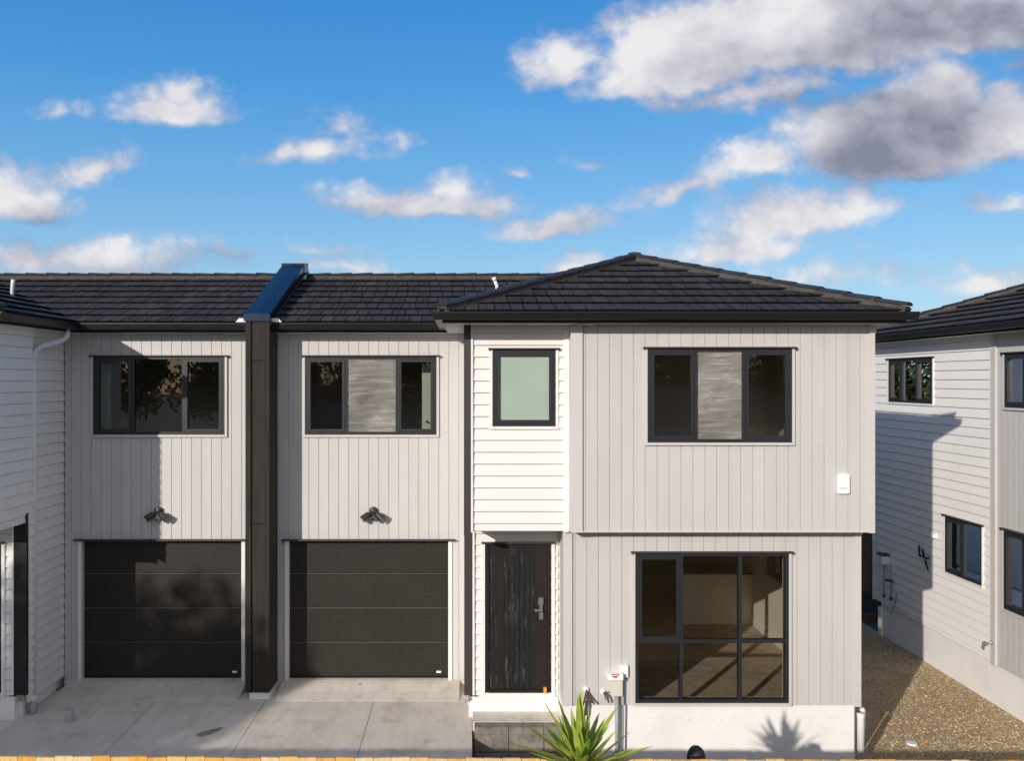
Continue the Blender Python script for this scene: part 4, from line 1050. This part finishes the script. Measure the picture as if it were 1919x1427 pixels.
make_tree((-13.9, -.9, -.4), 'shade', 'conical tree by the street whose soft shadow falls on the driveway', None, 31, 7.3, 2.7, 8500, .12, cone=.75)
make_tree((-17.6, -.6, -.4), 'shade_wide', 'broad tree by the street shading the porch beside the white-sided bay', None, 33, 8.6, 2.6, 9000, .13)

# ------------------------------------------------------------------ sky, sun, camera
SD = Vector((.665, 1.0, -.385)).normalized(); elev = math.asin(-SD.z)
w = bpy.data.worlds.new('World'); bpy.context.scene.world = w; w.use_nodes = True; nt = w.node_tree; w.cycles.sampling_method = 'MANUAL'; w.cycles.sample_map_resolution = 128
for n_ in list(nt.nodes): nt.nodes.remove(n_)
out = nt.nodes.new('ShaderNodeOutputWorld'); bg = nt.nodes.new('ShaderNodeBackground'); nt.links.new(bg.outputs[0], out.inputs[0])
sky = nt.nodes.new('ShaderNodeTexSky'); sky.sky_type = 'NISHITA'; sky.sun_disc = False; sky.sun_elevation = elev
to_sun = -SD; sky.sun_rotation = math.atan2(to_sun.x, to_sun.y) % (2 * math.pi)
sky.air_density = 1.0; sky.dust_density = .6; sky.ozone_density = 2.5
hs = nt.nodes.new('ShaderNodeHueSaturation'); hs.inputs['Saturation'].default_value = 1.3; hs.inputs['Value'].default_value = 1.0
nt.links.new(sky.outputs[0], hs.inputs['Color'])
STR = .15
tc = nt.nodes.new('ShaderNodeTexCoord'); sep = nt.nodes.new('ShaderNodeSeparateXYZ'); nt.links.new(tc.outputs['Generated'], sep.inputs[0])
yy = math_(nt, 'MAXIMUM', sep.outputs[1], .05)
U = math_(nt, 'DIVIDE', sep.outputs[0], yy); Vv = math_(nt, 'DIVIDE', sep.outputs[2], yy)
cmb = nt.nodes.new('ShaderNodeCombineXYZ'); nt.links.new(U, cmb.inputs[0]); nt.links.new(Vv, cmb.inputs[1])
def wn(scale, detail, rough, off=(0, 0, 0), st=(1, 1.5, 1), dist=0):
    mp = nt.nodes.new('ShaderNodeMapping'); mp.inputs['Location'].default_value = off; mp.inputs['Scale'].default_value = st
    nt.links.new(cmb.outputs[0], mp.inputs[0]); n = nt.nodes.new('ShaderNodeTexNoise'); n.inputs['Scale'].default_value = scale
    n.inputs['Detail'].default_value = detail; n.inputs['Roughness'].default_value = rough; n.inputs['Distortion'].default_value = dist
    nt.links.new(mp.outputs[0], n.inputs['Vector']); return n
# warp
wp = wn(9, 3, .5, (3, 1, 0)); sub = nt.nodes.new('ShaderNodeVectorMath'); sub.operation = 'SUBTRACT'; sub.inputs[1].default_value = (.5, .5, .5); nt.links.new(wp.outputs['Color'], sub.inputs[0])
scl = nt.nodes.new('ShaderNodeVectorMath'); scl.operation = 'SCALE'; scl.inputs['Scale'].default_value = .045; nt.links.new(sub.outputs[0], scl.inputs[0])
add = nt.nodes.new('ShaderNodeVectorMath'); add.operation = 'ADD'; nt.links.new(cmb.outputs[0], add.inputs[0]); nt.links.new(scl.outputs[0], add.inputs[1])
def blob(px, py, rx, ry, ang=0, wt=1.0, flat=1.6):
    cu, cv = (px - VPX) / FOC, (VPY - py) / FOC
    s = nt.nodes.new('ShaderNodeVectorMath'); s.operation = 'SUBTRACT'; s.inputs[1].default_value = (cu, cv, 0); nt.links.new(add.outputs[0], s.inputs[0])
    r_ = nt.nodes.new('ShaderNodeVectorRotate'); r_.rotation_type = 'Z_AXIS'; r_.inputs['Angle'].default_value = R(-ang); nt.links.new(s.outputs[0], r_.inputs['Vector'])
    m = nt.nodes.new('ShaderNodeVectorMath'); m.operation = 'MULTIPLY'; m.inputs[1].default_value = (FOC / rx, FOC / ry, 0); nt.links.new(r_.outputs[0], m.inputs[0])
    vec = m.outputs[0]
    if flat != 1:
        sp = nt.nodes.new('ShaderNodeSeparateXYZ'); nt.links.new(vec, sp.inputs[0])
        yn = math_(nt, 'MAXIMUM', sp.outputs[1], math_(nt, 'MULTIPLY', sp.outputs[1], -flat)); cb = nt.nodes.new('ShaderNodeCombineXYZ')
        nt.links.new(sp.outputs[0], cb.inputs[0]); nt.links.new(yn, cb.inputs[1]); vec = cb.outputs[0]
    l = nt.nodes.new('ShaderNodeVectorMath'); l.operation = 'LENGTH'; nt.links.new(vec, l.inputs[0])
    return math_(nt, 'MULTIPLY_ADD', l.outputs['Value'], -wt, wt)
def field(bl, smooth=.12):
    acc = None
    for q in bl:
        v = blob(*q)
        acc = v if acc is None else math_(nt, 'SMOOTH_MAX', acc, v, smooth)
    return acc
CL = [  # px, py, rx, ry, angle, weight, flatness below
 (322, 205, 140, 70, 0, 1.0, 2.2), (335, 170, 60, 50, 0, .9), (125, 212, 80, 26, 0, .42), (25, 375, 125, 82, -8, 1.1), (170, 318, 145, 42, 17, .72),
 (585, 292, 150, 42, 3, .58, 2), (640, 250, 85, 44, 0, .52), (715, 265, 100, 22, 5, .38),
 (820, 382, 250, 54, -3, 1.0, 2.2), (845, 350, 70, 44, 0, .8), (930, 385, 100, 34, -6, .7), (1045, 428, 140, 46, 4, 1.0, 2), (980, 322, 30, 16, 0, .5),
 (1060, 125, 120, 72, 12, .9), (1290, 110, 250, 135, 4, 1.5), (1530, 60, 400, 150, 5, 1.7), (1790, 30, 420, 160, 8, 1.7), (1190, 175, 130, 60, 0, .9), (1420, 170, 220, 60, 4, .8),
 (1690, 265, 270, 140, 2, 1.6), (1770, 165, 85, 70, 20, 1.1), (1870, 250, 170, 115, 0, 1.3), (1560, 250, 150, 100, 25, 1.1),
 (1390, 318, 170, 68, 14, .9), (1280, 358, 150, 44, 18, .75), (1500, 412, 230, 84, 8, 1.15), (1380, 468, 200, 54, 3, .9), (1600, 400, 150, 40, 5, .5),
 (120, 492, 360, 62, 0, .85), (214, 492, 46, 38, 0, .9), (592, 466, 100, 24, 0, .5), (650, 498, 140, 34, 0, .58), (1078, 500, 85, 36, 0, .8), (1850, 520, 150, 50, 0, .75), (1895, 378, 100, 26, 0, .5), (1105, 305, 46, 18, 0, .36), (430, 480, 200, 18, 4, .33), (1560, 515, 200, 40, 0, .42), (1690, 500, 120, 20, 0, .35), (1900, 120, 120, 40, 10, .6)]
DK = [(1740, 70, 420, 130, 6, 1.2, 1), (1480, 190, 300, 50, 4, .8, 1), (1900, 60, 260, 150, 0, 1.1, 1), (1690, 262, 225, 125, 3, 2.0, 1), (1720, 335, 190, 60, 0, 1.0, 1), (75, 420, 130, 50, 0, .75, 1), (150, 508, 330, 36, 0, .65, 1), (1890, 300, 110, 50, 0, .6, 1), (1880, 130, 200, 50, 0, .9, 1), (840, 400, 220, 24, -3, .5, 1), (1400, 370, 160, 30, 10, .45, 1), (430, 485, 160, 22, 0, .6, 1)]
D = field(CL); G = field(DK, .3)
n1 = wn(11, 7, .52, (0, 0, 0)).outputs['Fac']; n2 = wn(34, 5, .6, (5, 2, 0)).outputs['Fac']
vo = nt.nodes.new('ShaderNodeTexVoronoi'); vo.inputs['Scale'].default_value = 26; vo.inputs['Detail'].default_value = 2.0; vo.inputs['Roughness'].default_value = .55; vo.inputs['Lacunarity'].default_value = 2.3; vo.normalize = True
nt.links.new(add.outputs[0], vo.inputs['Vector'])
puff = math_(nt, 'SUBTRACT', .36, vo.outputs['Distance'])
nz = math_(nt, 'MULTIPLY_ADD', math_(nt, 'SUBTRACT', n1, .5), .85, math_(nt, 'MULTIPLY_ADD', puff, 1.0, math_(nt, 'MULTIPLY', math_(nt, 'SUBTRACT', n2, .5), .6)))
dens = math_(nt, 'ADD', D, nz)
mr = nt.nodes.new('ShaderNodeMapRange'); mr.interpolation_type = 'SMOOTHSTEP'; mr.inputs['From Min'].default_value = .0; mr.inputs['From Max'].default_value = .78
nt.links.new(dens, mr.inputs['Value'])
fwd = math_(nt, 'GREATER_THAN', sep.outputs[1], .05)
alpha = math_(nt, 'MULTIPLY', math_(nt, 'MULTIPLY', mr.outputs[0], fwd), .97)
# relief: difference of the noise towards the light (up and left)
r1 = wn(9, 5, .5, (0, 0, 0)).outputs['Fac']; r1b = wn(9, 5, .5, (.02, -.05, 0)).outputs['Fac']
rel = math_(nt, 'MULTIPLY', math_(nt, 'SUBTRACT', r1, r1b), 1.3)
mg = nt.nodes.new('ShaderNodeMapRange'); mg.interpolation_type = 'SMOOTHSTEP'; mg.inputs['From Min'].default_value = -.4; mg.inputs['From Max'].default_value = 1.7
nt.links.new(math_(nt, 'MULTIPLY_ADD', math_(nt, 'SUBTRACT', r1, .5), .8, G), mg.inputs['Value'])
thin = math_(nt, 'SUBTRACT', 1.0, mr.outputs[0])
gray = math_(nt, 'ADD', math_(nt, 'MULTIPLY', mg.outputs[0], .85), math_(nt, 'ADD', math_(nt, 'MULTIPLY_ADD', thin, .34, math_(nt, 'MULTIPLY_ADD', puff, -.45, rel)), .15), clamp=True)
ccol = ramp(nt, gray, [(0, (.86, .85, .86)), (.4, (.60, .59, .66)), (1.0, (.24, .25, .33))])
skyn = mixc(nt, 1.0, hs.outputs[0], (STR, STR, STR), 'MULTIPLY')
grad = ramp(nt, sep.outputs[2], [(0, (.46, .64, .83)), (.10, (.31, .56, .82)), (.20, (.17, .44, .79)), (.30, (.075, .33, .74)), (.42, (.03, .235, .64)), (1, (.02, .12, .42))])
bk = nt.nodes.new('ShaderNodeMapRange'); bk.interpolation_type = 'SMOOTHSTEP'; bk.inputs['From Min'].default_value = .05; bk.inputs['From Max'].default_value = -.45
nt.links.new(sep.outputs[1], bk.inputs['Value'])
grad = mixc(nt, math_(nt, 'MULTIPLY', bk.outputs[0], .85), grad, (.74, .71, .70))   # even pale fill added to unseen sky behind the viewer, lifts the shade
skyc = mixc(nt, .75, skyn, grad)
fin = mixc(nt, alpha, skyc, ccol)
nt.links.new(fin, bg.inputs[0]); bg.inputs[1].default_value = 1.0

sl = bpy.data.lights.new('sun', 'SUN'); sl.energy = 3.9; sl.angle = R(.6); sl.color = (1, .922, .828)
so = bpy.data.objects.new('sun', sl); C.objects.link(so); so.rotation_euler = SD.to_track_quat('-Z', 'Y').to_euler()

cam = bpy.data.cameras.new('camera'); co = bpy.data.objects.new('camera', cam); C.objects.link(co)
co.location = (0, 0, CAMZ); co.rotation_euler = (R(90), 0, 0)
cam.sensor_width = 36; cam.sensor_fit = 'HORIZONTAL'; cam.lens = 36 * FOC / 1919; cam.shift_x = (959.5 - VPX) / 1919; cam.shift_y = 0
cam.clip_end = 1000; cam.clip_start = .05
sc_ = bpy.context.scene; sc_.camera = co
sc_.view_settings.view_transform = 'Standard'; sc_.view_settings.look = 'None'; sc_.view_settings.gamma = 1; sc_.view_settings.exposure = 0
sc_.render.engine = 'CYCLES'; sc_.cycles.use_denoising = True; sc_.cycles.max_bounces = 8; sc_.cycles.transparent_max_bounces = 16
